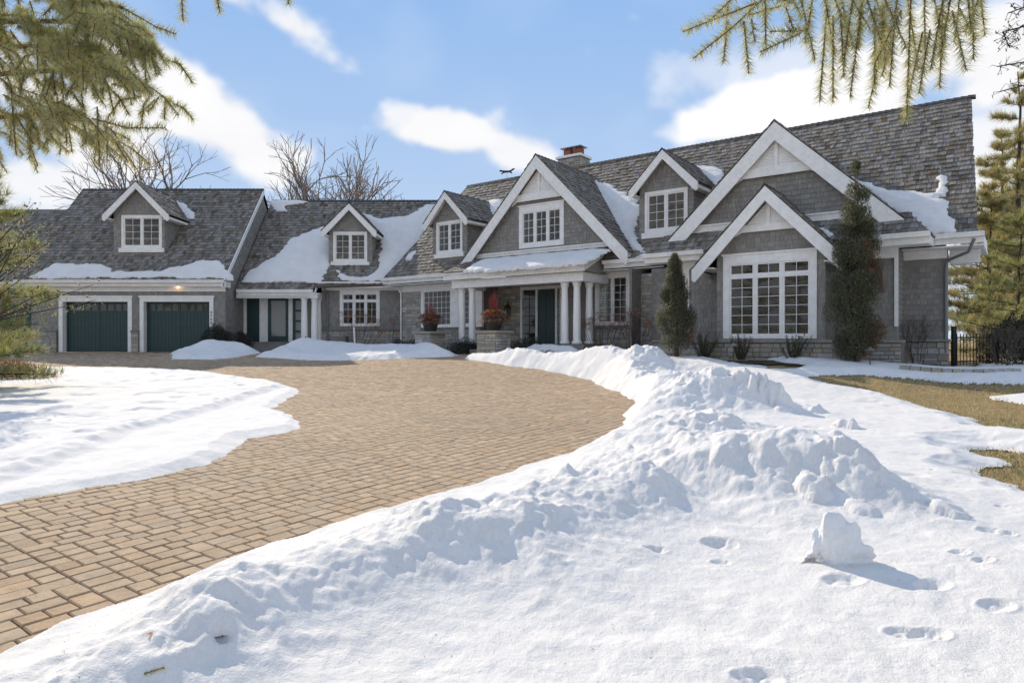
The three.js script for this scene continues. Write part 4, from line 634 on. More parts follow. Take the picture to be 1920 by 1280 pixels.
const printPx = [[1350, 1020, 0.13], [1352, 1055, 0.07], [1580, 1087, 0.13], [1750, 1098, 0.13], [1700, 1188, 0.11], [1745, 1190, 0.11], [1870, 1135, 0.12], [1855, 995, 0.1], [1800, 1035, 0.08], [1845, 1050, 0.08], [1890, 1000, 0.07], [1420, 1270, 0.12], [1880, 950, 0.07], [1640, 905, 0.06], [1700, 915, 0.06], [1750, 880, 0.05], [1660, 870, 0.05], [1720, 850, 0.05], [1230, 1030, 0.09]]; let prints = [];
let hole = [99, 99];
const blocks = []; for (let i = 0; i < 46; i++) { const c = pick([...midMound, ...midMound, ...farBank, ...midLump, ...bigMound]); blocks.push([c.X + R(-0.7, 0.7), c.Z + R(-0.5, 0.5), R(0.05, 0.15), R(0.3, 0.7)]); }
for (const [px, py, Z] of [[1390, 712, 12.6], [1420, 728, 12.4], [1445, 745, 12.2], [1460, 755, 12.1], [1195, 652, 19.5], [985, 655, 22], [1090, 655, 21]]) { const q = pxAt(px, py, Z); blocks.push([q.x, Z, 0.2, 0.9]); }
blocks.push([...pxGround(1590, 808, 0.08), 0.17, 1.0], [...pxGround(1568, 822, 0.08), 0.1, 0.7], [...pxGround(1490, 770, 0.08), 0.07, 0.7]);
function snowRight(X, Z) {
  const sd = sdPoly(rightSnow, X, Z); if (sd < -0.6) return -0.2;
  const en = 0.10 * fbm(X * 2.2, Z * 2.2, 4, 51), far = sstep(14, 20, Z);
  const mask = sstep(-0.1, 0.9, sd);
  let h = Math.max(ridgeH(nearBank, X, Z), ridgeH(bigMound, X, Z) * 0.9, ridgeH(midMound, X, Z) * 0.8, ridgeH(farBank, X, Z) * 0.85, ridgeH(midLump, X, Z) * 0.7) * mix(0.35, 1, mask);
  const rough = clamp(h * 2.4, 0.1, 1);
  const crust = 1 - Math.abs(fbm(X * 3.1, Z * 3.1, 4, 62)) * 2.4, low = fbm(X * 1.15, Z * 1.15, 5, 61);
  let t = 0.10 + h + rough * (0.17 * low + 0.085 * crust * sstep(-0.25, 0.2, low) + 0.045 * fbm(X * 8, Z * 8, 4, 60));
  t += 0.022 * fbm(X * 3, Z * 3, 4, 63) + 0.006 * vn(X * 22, Z * 22, 64) * rough + 0.035 * fbm(X * 0.5, Z * 0.5, 2, 65);
  for (const b of blocks) { const dx = X - b[0], dz = Z - b[1], q = (dx * dx + dz * dz) / (b[2] * b[2]); if (q < 2.2) t += b[2] * b[3] * 0.75 * Math.sqrt(Math.max(0, 1 - q * 0.9 + 0.5 * vn(X * 11, Z * 11, 66))); }
  for (const q of prints) { const c = Math.cos(q[3]), s = Math.sin(q[3]), dx = X - q[0], dz = Z - q[1], a = (dx * c + dz * s) / q[2], b = (-dx * s + dz * c) / (q[2] * 0.62), d = a * a + b * b; if (d < 4) t -= 0.042 * Math.exp(-d * d * 0.9) * (q[2] / 0.1) * (0.8 + 0.4 * vn(X * 30, Z * 30, 67)) - 0.006 * Math.exp(-(d - 1.9) * (d - 1.9) * 4); }
  { const dx = X - hole[0], dz = Z - hole[1]; t -= 0.06 * Math.exp(-(dx * dx + dz * dz) / 0.0016); t += 0.07 * Math.exp(-((dx + 0.05) ** 2 + (dz - 0.09) ** 2) / 0.008); }
  const paw = vn(X * 3.1, Z * 3.1, 68); if (Z > 5 && h < 0.15) t -= 0.03 * sstep(0.45, 0.8, paw) * sstep(0.3, 0.6, vn(X * 0.7, Z * 0.7, 69));
  t = Math.min(t, (sd + en) * 0.85 + 0.012);
  for (const gpoly of [grass1, grass2]) { let g = sdPoly(gpoly, X, Z); if (g > -1) { const k = -g + 0.30 * fbm(X * 1.6, Z * 2.6, 4, 71); t = Math.min(t, k * 0.28); if (gpoly === grass1) { const s3 = sdPoly(grass3, X, Z) + 0.1 * fbm(X * 2, Z * 2, 3, 72); if (s3 > -0.2) t = Math.max(t, Math.min(0.04, s3 * 0.25)); } } }
  const mh = sdPoly(mulchHole, X, Z); if (mh > -1) t = Math.min(t, (-mh + 0.35 * fbm(X * 1.8, Z * 1.8, 4, 73)) * 0.3);
  return t;
}
function pxSnow(px, py) { const d = pxDir(px, py); let t = 1.5; while (t < 60) { const X = d.x * t; if (EYE + d.y * t <= ground(X, t) + Math.max(0, snowRight(X, t))) break; t += 0.012; } return [d.x * t, t]; }
{ const h = pxSnow(415, 1192), q = printPx.map(([x, y, r]) => [...pxSnow(x, y), r * 0.8, R(-0.5, 0.5)]); prints = q; hole = h; }
structure(polarSnow('snow_bank', snowRight, -0.80, 0.86, 900, 1.75, 27, 620), 'ploughed snow bank and snowy lawn right of the driveway');
const track = G2([[-500, 1015], [0, 916], [150, 862], [250, 818], [380, 780], [480, 745], [520, 732], [548, 727]]);
function snowLeft(X, Z) {
  const sd = sdPoly(leftIsland, X, Z); if (sd < -0.6) return -0.2;
  let t = 0.07 + 0.05 * fbm(X * 0.7, Z * 0.7, 3, 81) + 0.02 * fbm(X * 3, Z * 3, 4, 82);
  const e0 = track[0], e1 = track[track.length - 1], fade = sstep(0, 1.2, Math.hypot(X - e0[0], Z - e0[1])) * sstep(0, 0.8, Math.hypot(X - e1[0], Z - e1[1])); let d = 1e9, side = 1; for (let i = 0; i + 1 < track.length; i++) { const a = track[i], b = track[i + 1], ex = b[0] - a[0], ez = b[1] - a[1], k = clamp(((X - a[0]) * ex + (Z - a[1]) * ez) / (ex * ex + ez * ez), 0, 1), dx = X - a[0] - ex * k, dz = Z - a[1] - ez * k, q = Math.hypot(dx, dz); if (q < d) { d = q; side = ex * dz - ez * dx > 0 ? 1 : -1; } }
  const inner = side > 0 ? sstep(0, 0.5, d) : 0;
  t += 0.09 * fade * sstep(0.28, 0.0, Math.abs(d * side - 0.16)) * (0.7 + 0.3 * vn(X * 6, Z * 6, 85)) + inner * 0.08;
  const lum = sstep(-4.5, -8.5, X) * sstep(15, 10, Z); t += inner * lum * (0.16 * fbm(X * 1.4, Z * 1.4, 4, 83) + 0.05) ;
  t -= inner * 0.035 * sstep(0.35, 0.7, vn(X * 2.8, Z * 2.8, 84));
  return Math.min(t, (sd + 0.16 * fbm(X * 1.7, Z * 1.7, 4, 86)) * 0.28 + 0.004);
}
structure(polarSnow('snow_lawn', snowLeft, -0.86, -0.22, 560, 5.2, 27, 380), 'snow covered lawn island left of the driveway');
function snowPile(name, label, polyXZ, chain, base, grp, st = 0.07) {
  const xs = polyXZ.map(p => p[0]), zs = polyXZ.map(p => p[1]), x0 = Math.min(...xs) - 0.3, x1 = Math.max(...xs) + 0.3, z0 = Math.min(...zs) - 0.3, z1 = Math.max(...zs) + 0.3, nx = Math.ceil((x1 - x0) / st), nz = Math.ceil((z1 - z0) / st), p = [], uv = [], ix = [], id = new Int32Array((nx + 1) * (nz + 1)).fill(-1), t = new Float32Array((nx + 1) * (nz + 1));
  for (let j = 0; j <= nz; j++) for (let i = 0; i <= nx; i++) { const X = x0 + i * st, Z = z0 + j * st, sd = sdPoly(polyXZ, X, Z); t[j * (nx + 1) + i] = sd < -0.5 ? -1 : Math.min(base + ridgeH(chain, X, Z) + 0.09 * fbm(X * 1.5, Z * 1.5, 4, 91) + 0.03 * fbm(X * 5, Z * 5, 3, 92), (sd + 0.15 * fbm(X * 2, Z * 2, 3, 93)) * 0.6); }
  const vert = k => { if (id[k] < 0) { const i = k % (nx + 1), j = Math.floor(k / (nx + 1)), X = x0 + i * st, Z = z0 + j * st; id[k] = p.length / 3; p.push(X, ground(X, Z) + Math.max(t[k], -0.1), -Z); uv.push(X * 1.3, Z * 1.3); } return id[k]; };
  for (let j = 0; j < nz; j++) for (let i = 0; i < nx; i++) { const a = j * (nx + 1) + i, b = a + 1, c = b + nx + 1, d = a + nx + 1; if (Math.max(t[a], t[b], t[c], t[d]) < -0.04) continue; const A = vert(a), B = vert(b), Cc = vert(c), D = vert(d); ix.push(A, B, Cc, A, Cc, D); }
  return tag(heightMesh(name, p, ix, uv), label, 'snow pile', grp);
}
snowPile('snow_pile', 'rounded snow pile in front of the garage door and round bush', [...G2([[322, 673], [400, 674], [440, 670], [488, 662]]), [-12.9, 34.4], [-14.2, 34.2], [-16.5, 33.2]], [crest(392, 643, 31.5, 0.9), crest(455, 647, 32.5, 0.9)], 0.12);
snowPile('snow_pile', 'long low snow pile before the side porch columns and link window', [...G2([[478, 669], [560, 674], [700, 674], [790, 671], [850, 668], [893, 660]]), [-2.2, 27.5], [-3.2, 30.5], [-5.6, 34.5], [-10.5, 34.8], [-11.3, 33.2]], [crest(560, 636, 33, 1.0), crest(600, 645, 33, 1.2), crest(690, 652, 32, 1.4), crest(790, 652, 30, 1.2), crest(865, 640, 28, 0.9)], 0.16);
snowPile('snow_pile', 'snow heap beside the right hand stone planter and clipped hedge', [[0.2, 26.6], [2.6, 25.2], [3.0, 26.4], [1.0, 28.0], [0, 27.8]], [crest(1020, 640, 26.5, 0.9), crest(1060, 652, 25.8, 0.8)], 0.1);
structure(groundSheet('snow_field', M.snow, (X, Z) => { const [s, D] = toM(X, Z); return s > -0.6 && (D > 20.5) && fbm(X * 0.3, Z * 0.3, 3, 95) > -0.3; }, 12, 90, 18, 120, 0.9, 0.02), 'snowy ground beyond the end of the house');

structure(groundSheet('snow_field', M.snow, (X, Z) => X > -6 + 0.35 * Z || X < -13 + 0.35 * Z, -70, 70, -90, 1.4, 1, 0.04), 'snow covered front lawn on the street side');
// snow lying on the roofs
function roofSnow(label, fr, rf, pts, th = 0.11, st = 0.05) {
  const poly = pts.map(([x, y]) => { const q = pxPlane(x, y, fr, rf.O, rf.N).sub(rf.O); return [q.dot(rf.A), q.dot(rf.U)]; });
  const as = poly.map(p => p[0]), us = poly.map(p => p[1]), a0 = Math.min(...as) - 0.15, a1 = Math.max(...as) + 0.15, u0 = Math.min(...us) - 0.15, u1 = Math.max(...us) + 0.15, na = Math.ceil((a1 - a0) / st), nu = Math.ceil((u1 - u0) / st), t = [], id = {}, p = [], uv = [], ix = [];
  for (let j = 0; j <= nu; j++) for (let i = 0; i <= na; i++) { const a = a0 + i * st, u = u0 + j * st, course = 0.012 * Math.sin((u / 0.24) * Math.PI * 2), sd = sdPoly(poly, a, u) + 0.16 * fbm(a * 2.2, u * 4.5, 5, 97) + 0.02 * vn(a * 9, u * 3, 98); t.push(Math.min(th * (0.9 + 0.5 * fbm(a * 0.9, u * 0.9, 3, 99)) + course * 0.5 + 0.03, 0.02 + Math.sqrt(Math.max(0, sd)) * 0.17) + (sd < 0 ? sd * 1.5 - 0.02 : 0)); }
  const vert = k => { if (id[k] === undefined) { const a = a0 + (k % (na + 1)) * st, u = u0 + Math.floor(k / (na + 1)) * st, q = rf.O.clone().addScaledVector(rf.A, a).addScaledVector(rf.U, u).addScaledVector(rf.N, Math.max(-0.05, t[k])); id[k] = p.length / 3; p.push(q.x, q.y, q.z); uv.push(a * 0.6, u * 0.6); } return id[k]; };
  for (let j = 0; j < nu; j++) for (let i = 0; i < na; i++) { const a = j * (na + 1) + i, b = a + 1, c = b + na + 1, d = a + na + 1; if (Math.max(t[a], t[b], t[c], t[d]) < 0.0) continue; const A = vert(a), B = vert(b), Cc = vert(c), D = vert(d); ix.push(A, B, Cc, A, Cc, D); }
  const o = heightMesh('roof_snow', p, ix, uv); o.rotation.y = fr.rot; return tag(o, label, 'snow', 'snow lying on the roofs');
}
roofSnow('ragged strip of snow along the garage eave', FG, roofG, [[50, 522], [75, 508], [105, 494], [190, 495], [215, 509], [300, 509], [320, 500], [345, 499], [370, 489], [412, 490], [425, 506], [436, 522]], 0.045);
roofSnow('snow tucked behind the garage dormer roof', FG, roofG, [[312, 368], [345, 382], [364, 400], [368, 413], [352, 413], [330, 400]], 0.08);
roofSnow('broad smooth snow on the link roof left of its dormer', FG, roofL, [[453, 530], [466, 508], [520, 478], [545, 448], [585, 432], [612, 424], [622, 440], [624, 470], [618, 500], [608, 516], [602, 531]], 0.16);
roofSnow('snow sweeping down the link roof right of its dormer', FG, roofL, [[676, 398], [715, 411], [765, 405], [800, 384], [825, 384], [800, 430], [728, 528], [640, 528], [628, 505], [655, 518], [690, 520], [708, 500], [714, 470], [712, 445]], 0.15);
roofSnow('thin snow patches at the top of the link roof', FG, roofL, [[498, 375], [585, 378], [560, 383], [535, 385], [538, 397], [518, 396]], 0.06);
roofSnow('snow between the left dormer and entry gable', FM, roofM, [[906, 378], [944, 373], [940, 390], [918, 419], [903, 412]], 0.1);
roofSnow('small snow smears below the hip left of the entry', FM, roofM, [[757, 488], [772, 472], [781, 470], [770, 490]], 0.05);
roofSnow('deep snow between the entry gable and right dormer', FM, roofM, [[1098, 332], [1140, 345], [1180, 367], [1196, 374], [1198, 392], [1193, 440], [1203, 465], [1216, 478], [1190, 472], [1160, 440], [1128, 390]], 0.18);
roofSnow('thin snow by the gutter over the paired casements', FM, roofM, [[1180, 488], [1205, 474], [1238, 472], [1240, 478], [1205, 486]], 0.06);
roofSnow('snow behind the right dormer beside the big gable', FM, roofM, [[1298, 311], [1348, 315], [1362, 325], [1345, 350], [1325, 346]], 0.1);
roofSnow('wide snow sheet right of the big gable and tall yew', FM, roofM, [[1566, 316], [1605, 338], [1650, 352], [1668, 357], [1700, 360], [1755, 365], [1779, 380], [1786, 410], [1796, 441], [1735, 441], [1722, 428], [1665, 388]], 0.13);
roofSnow('snow clumps stacked below the roof vent pipe', FM, roofM, [[1758, 330], [1772, 326], [1778, 342], [1776, 370], [1752, 368], [1760, 350]], 0.05);
{ const O = V(0, 3.6, -22.6), U = V(0, 0.72, -1.55).normalize(); roofSnow('snow lying on the porch roof under the entry gable', FM, { O, A: X1, U, N: X1.clone().cross(U) }, [[868, 510], [893, 493], [912, 486], [1130, 467], [1143, 469], [1090, 495], [985, 503]], 0.1); }
{ const O = V(0, 3.66, -22.5), U = V(0, 0.72, -0.65).normalize(); roofSnow('snow strip on the skirt roof right of the bay gable', FM, { O, A: X1, U, N: X1.clone().cross(U) }, [[1528, 426], [1548, 430], [1568, 441], [1552, 446]], 0.07); }

// ---------------------------------------------------------------- plants
const leafMB = () => new MB();
function blade(m, p, d, L, w, col) { const s = Math.abs(d.y) > 0.8 ? V(1, 0, 0) : V(0, 1, 0), x = s.cross(d).normalize().multiplyScalar(w); m.tri(p.clone().sub(x), p.clone().add(x), p.clone().addScaledVector(d, L), col); }
const rv = () => { const z = R(-1, 1), a = R(0, 6.283), q = Math.sqrt(1 - z * z); return V(q * Math.cos(a), z, q * Math.sin(a)); };
const vary = (c, k = 0.25) => { const f = R(1 - k, 1 + k); return [c[0] * f * R(0.93, 1.07), c[1] * f, c[2] * f * R(0.9, 1.1)]; };
function tuft(m, p, dir, L, n, cols, w = 0.035) { const c = pick(cols); for (let i = 0; i < n; i++) { const d = rv().multiplyScalar(0.85).add(dir).normalize(); blade(m, p.clone().addScaledVector(rv(), L * 0.12), d, L * R(0.7, 1.15), L * w, vary(c)); } }
// a soft-needled pine: whorls of limbs that carry tufts
function pine(name, label, base, Ht, Rad, o = {}) {
  const t = thing(name, label, 'tree', base, o.group), tr = new MB(), fo = new MB(), { cb = 0.1, tl = 0.26, per = 16, whorl = 0.55, cols, dens = 1, lift = 0.12, sparse = 0, nn = 14 } = o;
  let q = V(0, -0.3, 0); for (let k = 1; k <= 8; k++) { const e = V(0.12 * Math.sin(k * 1.3), Ht * k / 8, 0.12 * Math.cos(k * 1.7)); tr.tube(q, e, Ht * 0.016 * (1.05 - (k - 1) / 8) + 0.01, Ht * 0.016 * (1.05 - k / 8) + 0.01, 8); q = e; }
  for (let y = Ht * cb; y < Ht * 0.985; y += whorl * R(0.7, 1.3)) {
    const f = y / Ht, n = 4 + Math.floor(rnd() * 3), rr = Rad * Math.pow(1 - f, 0.75) * (f < 0.25 ? 0.8 + f : 1) + 0.25;
    for (let k = 0; k < n; k++) {
      if (rnd() < sparse) continue; const a = R(0, 6.283), L = rr * R(0.6, 1.1), d = V(Math.cos(a), R(-0.1, 0.25) + lift * (f - 0.3) * 3, Math.sin(a)).normalize(), s = V(0, y, 0); let p0 = s, dd = d.clone(); const seg = 5, pts = [s];
      for (let j = 1; j <= seg; j++) { dd.y += R(-0.05, 0.09); dd.normalize(); const p1 = p0.clone().addScaledVector(dd, L / seg); tr.tube(p0, p1, 0.012 * L * (1.2 - (j - 1) / seg) + 0.004, 0.012 * L * (1.2 - j / seg) + 0.003, 4); pts.push(p1); p0 = p1; }
      const nt = Math.round(per * dens * L / Rad * 1.2) + 3; for (let j = 0; j < nt; j++) { const u = Math.pow(rnd(), 0.6) * seg, i0 = Math.min(seg - 1, Math.floor(u)), b = pts[i0].clone().lerp(pts[i0 + 1], u - i0), side = rv().multiplyScalar(L * 0.16 * (1.1 - u / seg * 0.6)); side.y *= 0.5; b.add(side); tuft(fo, b, d.clone().multiplyScalar(0.7).add(V(0, 0.35, 0)), tl, nn, cols, o.w || 0.035); }
    }
  }
  const a = tr.build('trunk', M.bark, t), b = fo.build('crown', M.leaf, t); return t;
}
const pineCols = [[0.40, 0.40, 0.12], [0.30, 0.33, 0.10], [0.48, 0.45, 0.17], [0.22, 0.26, 0.09], [0.56, 0.49, 0.21]];
const goldCols = [[0.46, 0.40, 0.15], [0.34, 0.33, 0.13], [0.58, 0.44, 0.14], [0.26, 0.28, 0.13]];
const g0 = (X, Z) => V(X, ground(X, Z) - 0.05, -Z);
pine('pine_tree', 'bushy yellow-green pine beside the snowy lawn left of the garage', g0(-12.5, 15.0), 6.0, 2.6, { cols: pineCols, tl: 0.3, per: 54, whorl: 0.28, cb: 0.06, nn: 18 });
pine('pine_tree', 'tall open golden-green pine behind the end of the house', g0(28.2, 38), 15.8, 3.3, { cols: goldCols, tl: 0.5, per: 34, whorl: 0.7, cb: 0.14, sparse: 0.2, w: 0.03 });
pine('pine_tree', 'second tall pine deeper behind the end of the house', g0(36, 45), 17, 4, { cols: goldCols, tl: 0.5, per: 20, whorl: 0.8, cb: 0.1, sparse: 0.2 });
pine('pine_tree', 'low spreading green pine by the black fence', g0(22.3, 30), 6.4, 3.0, { cols: pineCols, tl: 0.36, per: 34, whorl: 0.4, cb: 0.08 });
pine('pine_tree', 'dense mid-height pine filling the gap past the house end', g0(25.2, 36), 9, 3.2, { cols: goldCols, tl: 0.42, per: 40, whorl: 0.45, cb: 0.05 });
pine('pine_tree', 'tall pine behind the golden pine past the house end', g0(33.0, 46), 15, 4.2, { cols: goldCols, tl: 0.55, per: 34, whorl: 0.7, cb: 0.06 });
pine('pine_tree', 'broad far pine at the edge of the back lot', g0(40.5, 54), 15, 5, { cols: pineCols, tl: 0.6, per: 34, whorl: 0.8, cb: 0.05 });
{ // the trees across the street that the windows mirror
  const t0 = pine('pine_tree', 'tall evergreen across the street facing the house', g0(-12, -38), 15, 4, { cols: pineCols, tl: 0.7, per: 12, whorl: 0.9, cb: 0.05, group: 'evergreens facing the house across the street', nn: 10, w: 0.06 });
  for (const [x, z, s] of [[-34, -8, 0.85], [-42, -20, 1.0], [-25, -26, 0.8], [8, -48, 1.0]]) { const c = t0.clone(); put(c, 'pine_tree'); c.position.copy(g0(x, z)); c.scale.setScalar(s); c.rotation.y = x; }
}
// columnar yews
function yew(label, base, Ht, Rad, brown, lean, trunkH) {
  const t = thing('upright_yew', label, 'shrub', base, 'upright yews flanking the bay'), m = new MB(), tr = new MB();
  tr.tube(V(0, -0.1, 0), V(0.02, trunkH + 0.5, 0), 0.085, 0.06, 8); tr.tube(V(0, trunkH + 0.3, 0), V(0.03, Ht * 0.85, 0), 0.06, 0.02, 6);
  const lumps = []; for (let i = 0; i < 62; i++) { const f = rnd(), y = trunkH + f * (Ht - trunkH), rr = Rad * (f < 0.2 ? 0.6 + 2 * f : Math.pow(1 - (f - 0.2) / 0.8, 0.62)) , a = R(0, 6.28); lumps.push([V(Math.cos(a) * rr * 0.62 + lean * f, y, Math.sin(a) * rr * 0.62), R(0.38, 0.54) * rr + 0.06]); }
  for (let i = 0; i < 40; i++) { const y = trunkH + (Ht - trunkH) * (i / 40); tr.tube(V(0, y * 0.8, 0), lumps[i % 46][0], 0.018, 0.006, 4); }
  for (const [c, r] of lumps) { const n = Math.round(160 + r * r * 5200); for (let i = 0; i < n; i++) { const d = rv(), p = c.clone().addScaledVector(d, r * Math.pow(rnd(), 0.3)); p.y += R(-0.05, 0.16); const br = fbm(p.x * 2.4 + 5, p.y * 1.1, 3, 120) + brown * (p.x / Rad) * 0.5 + (0.45 - p.y / Ht) * 0.35 * brown; const col = br > 0.3 ? pick([[0.21, 0.12, 0.05], [0.16, 0.10, 0.05], [0.26, 0.16, 0.075]]) : pick([[0.085, 0.10, 0.04], [0.12, 0.13, 0.05], [0.055, 0.068, 0.03], [0.22, 0.20, 0.085]]); const dd = d.multiplyScalar(0.6).add(V(0, 0.9, 0)).normalize(); blade(m, p, dd.clone().add(rv().multiplyScalar(0.5)).normalize(), R(0.05, 0.11), R(0.008, 0.016), vary(col)); blade(m, p, dd.add(rv().multiplyScalar(0.7)).normalize(), R(0.04, 0.09), R(0.008, 0.016), vary(col)); } }
  tr.build('trunk', M.bark, t); m.build('crown', M.leaf, t); return t;
}
{ const a = pxGround(1270, 656), b = pxGround(1614, 668); yew('shorter columnar yew on a bare trunk left of the bay window', g0(5.2, 21.6), 3.25, 0.62, 0.5, -0.05, 0.45); yew('tall tapering yew with browned needles right of the bay window', g0(9.7, 19.2), 5.65, 0.74, 1.1, 0.0, 0.35); }
// round and clipped bushes
function bush(name, label, base, rx, ry, rz, cols, n, group, bl = [0.04, 0.09], wd = 0.014) {
  const t = thing(name, label, 'shrub', base, group), m = new MB(), st = new MB();
  for (let i = 0; i < 14; i++) { const d = rv(); d.y = Math.abs(d.y); st.tube(V(d.x * 0.05, -0.1, d.z * 0.05), V(d.x * rx * 0.8, d.y * ry * 0.8, d.z * rz * 0.8), 0.014, 0.005, 4); }
  for (let i = 0; i < n; i++) { const d = rv(); d.y = Math.abs(d.y) * 1.0 - 0.08; const k = Math.pow(rnd(), 0.28) * (1 + 0.22 * fbm(d.x * 3 + base.x, d.z * 3 + d.y * 3, 3, 130)); const p = V(d.x * rx * k, Math.max(0, d.y * ry * k), d.z * rz * k), o = d.clone().add(rv().multiplyScalar(0.8)).normalize(); blade(m, p, o, R(...bl), wd * R(0.7, 1.3), vary(pick(cols))); }
  st.build('stems', M.bark, t); m.build('foliage', M.leaf, t); return t;
}
const darkCols = [[0.02, 0.028, 0.014], [0.03, 0.036, 0.016], [0.014, 0.02, 0.01], [0.06, 0.05, 0.022]];
const boxCols = [[0.016, 0.026, 0.012], [0.026, 0.038, 0.016], [0.012, 0.018, 0.01]];
bush('round_bush', 'round dark evergreen bush at the right garage door', g0(-14.3, 33.2), 1.0, 1.45, 0.8, darkCols, 16000, null, [0.06, 0.13], 0.016);
bush('clipped_hedge', 'clipped dark boxwood in front of the green entry door', g0(...fromM(-15.9, 22.4)).add(V(0, 0.1, 0)), 1.15, 0.72, 0.5, boxCols, 9000, 'clipped boxwoods by the porch');
bush('clipped_hedge', 'clipped dark boxwood between the stone planters', g0(...fromM(-19.4, 22.3)).add(V(0, 0.05, 0)), 0.9, 0.75, 0.5, boxCols, 7000, 'clipped boxwoods by the porch');
for (const [s, lab] of [[-24.9, 'dark low evergreen under the downspout corner'], [-23.9, 'dark low evergreen under the stone front window'], [-22.8, 'dark low evergreen beside the left stone planter']]) bush('low_evergreen', lab, g0(...fromM(s, 23.7)).add(V(0, 0.1, 0)), 0.62, 0.62, 0.5, boxCols, 4200, 'low evergreens under the left window');
// leggy shrubs under the bay window
function leggy(label, base, h, w, cols, n = 26, group = 'thin shrubs under the bay window', name = 'leggy_shrub', leaves = 120) {
  const t = thing(name, label, 'shrub', base, group), st = new MB(), m = new MB();
  for (let i = 0; i < n; i++) { const a = R(0, 6.28), d = V(Math.cos(a) * R(0.1, 0.75) * w, h * R(0.65, 1.05), Math.sin(a) * R(0.1, 0.5) * w); let p = V(d.x * 0.15, -0.05, d.z * 0.15); const tip = d, mid = p.clone().lerp(tip, 0.5).add(V(R(-0.05, 0.05), 0, R(-0.05, 0.05))); st.tube(p, mid, 0.009, 0.006, 4); st.tube(mid, tip, 0.006, 0.003, 4);
    for (let k = 0; k < leaves; k++) { const f = R(0.25, 1), b = f < 0.5 ? p.clone().lerp(mid, f * 2) : mid.clone().lerp(tip, f * 2 - 1); blade(m, b.add(rv().multiplyScalar(0.03)), rv().add(V(0, 0.5, 0)).normalize(), R(0.03, 0.06), R(0.008, 0.014), vary(pick(cols))); } }
  st.build('stems', M.bark, t); if (leaves) m.build('foliage', M.leaf, t); return t;
}
const shrubCols = [[0.10, 0.11, 0.04], [0.15, 0.13, 0.05], [0.22, 0.17, 0.07], [0.07, 0.085, 0.035]];
leggy('leafy thin shrub left of the path light, beneath the bay', g0(...fromM(-8.3, 21.3)), 0.85, 0.75, shrubCols, 34); leggy('thin olive shrub under the middle of the bay window', g0(...fromM(-7.0, 21.0)), 0.8, 0.6, shrubCols, 28); leggy('thin olive shrub under the right side of the bay window', g0(...fromM(-5.5, 21.2)), 0.8, 0.75, shrubCols, 30);
// bare twiggy shrubs
function twigShrub(label, base, h, w, n, col, group) {
  const t = thing('bare_shrub', label, 'shrub', base, group), m = new MB();
  const grow = (p, d, L, r, k) => { const e = p.clone().addScaledVector(d, L); m.tube(p, e, r, r * 0.65, 4, vary(col, 0.2)); if (k > 0) for (let i = 0; i < 2 + (rnd() < 0.5); i++) grow(e, d.clone().add(rv().multiplyScalar(0.5)).add(V(0, 0.12, 0)).normalize(), L * R(0.6, 0.85), r * 0.65, k - 1); };
  for (let i = 0; i < n; i++) { const a = R(0, 6.28); grow(V(Math.cos(a) * 0.1, -0.05, Math.sin(a) * 0.1), V(Math.cos(a) * R(0.1, 0.7) * w / h, 1, Math.sin(a) * R(0.1, 0.7) * w / h).normalize(), h * 0.36, 0.009, 4); }
  m.build('branches', SM({ vertexColors: true, roughness: 0.9 }), t); return t;
}
twigShrub('bare twiggy shrub against the stone base of the end wall', g0(...fromM(-2.6, 23.9)), 1.5, 0.9, 12, [0.07, 0.05, 0.04]);
twigShrub('bare grey shrub beside the black fence', g0(14.7, 20.4), 1.4, 1.2, 18, [0.11, 0.09, 0.07]);
bush('dark_yew', 'dense dark yew behind the bare shrub at the fence', g0(16.6, 22.2), 1.5, 1.9, 1.2, darkCols, 14000, null, [0.07, 0.14], 0.018);
twigShrub('bare stems beside the stone pier and paired casements', g0(...fromM(-11.9, 23.3)), 2.0, 0.5, 9, [0.12, 0.085, 0.06]);
// dried hydrangeas
function hydrangea(label, base, heads, group) {
  const t = thing('dried_hydrangea', label, 'plant', base, group), st = new MB();
  for (const [x, y, z] of heads) { const q = V(x, y, z), b = V(x * 0.35, -0.05, z * 0.35), mid = b.clone().lerp(q, 0.6).add(V(R(-0.06, 0.06), 0.05, 0)); st.tube(b, mid, 0.008, 0.006, 4); st.tube(mid, q, 0.006, 0.004, 4); const m = new MB(); const r = R(0.14, 0.19); for (let i = 0; i < 220; i++) { const d = rv(); d.y *= 0.75; const p = q.clone().addScaledVector(d, r * R(0.75, 1)); blade(m, p, d.clone().add(rv().multiplyScalar(0.9)).normalize(), R(0.025, 0.05), R(0.012, 0.02), vary(pick([[0.50, 0.22, 0.09], [0.38, 0.16, 0.07], [0.58, 0.30, 0.14], [0.22, 0.1, 0.05]]), 0.3)); } m.build('flower_head', M.leaf, t); }
  st.build('stems', M.bark, t); return t;
}
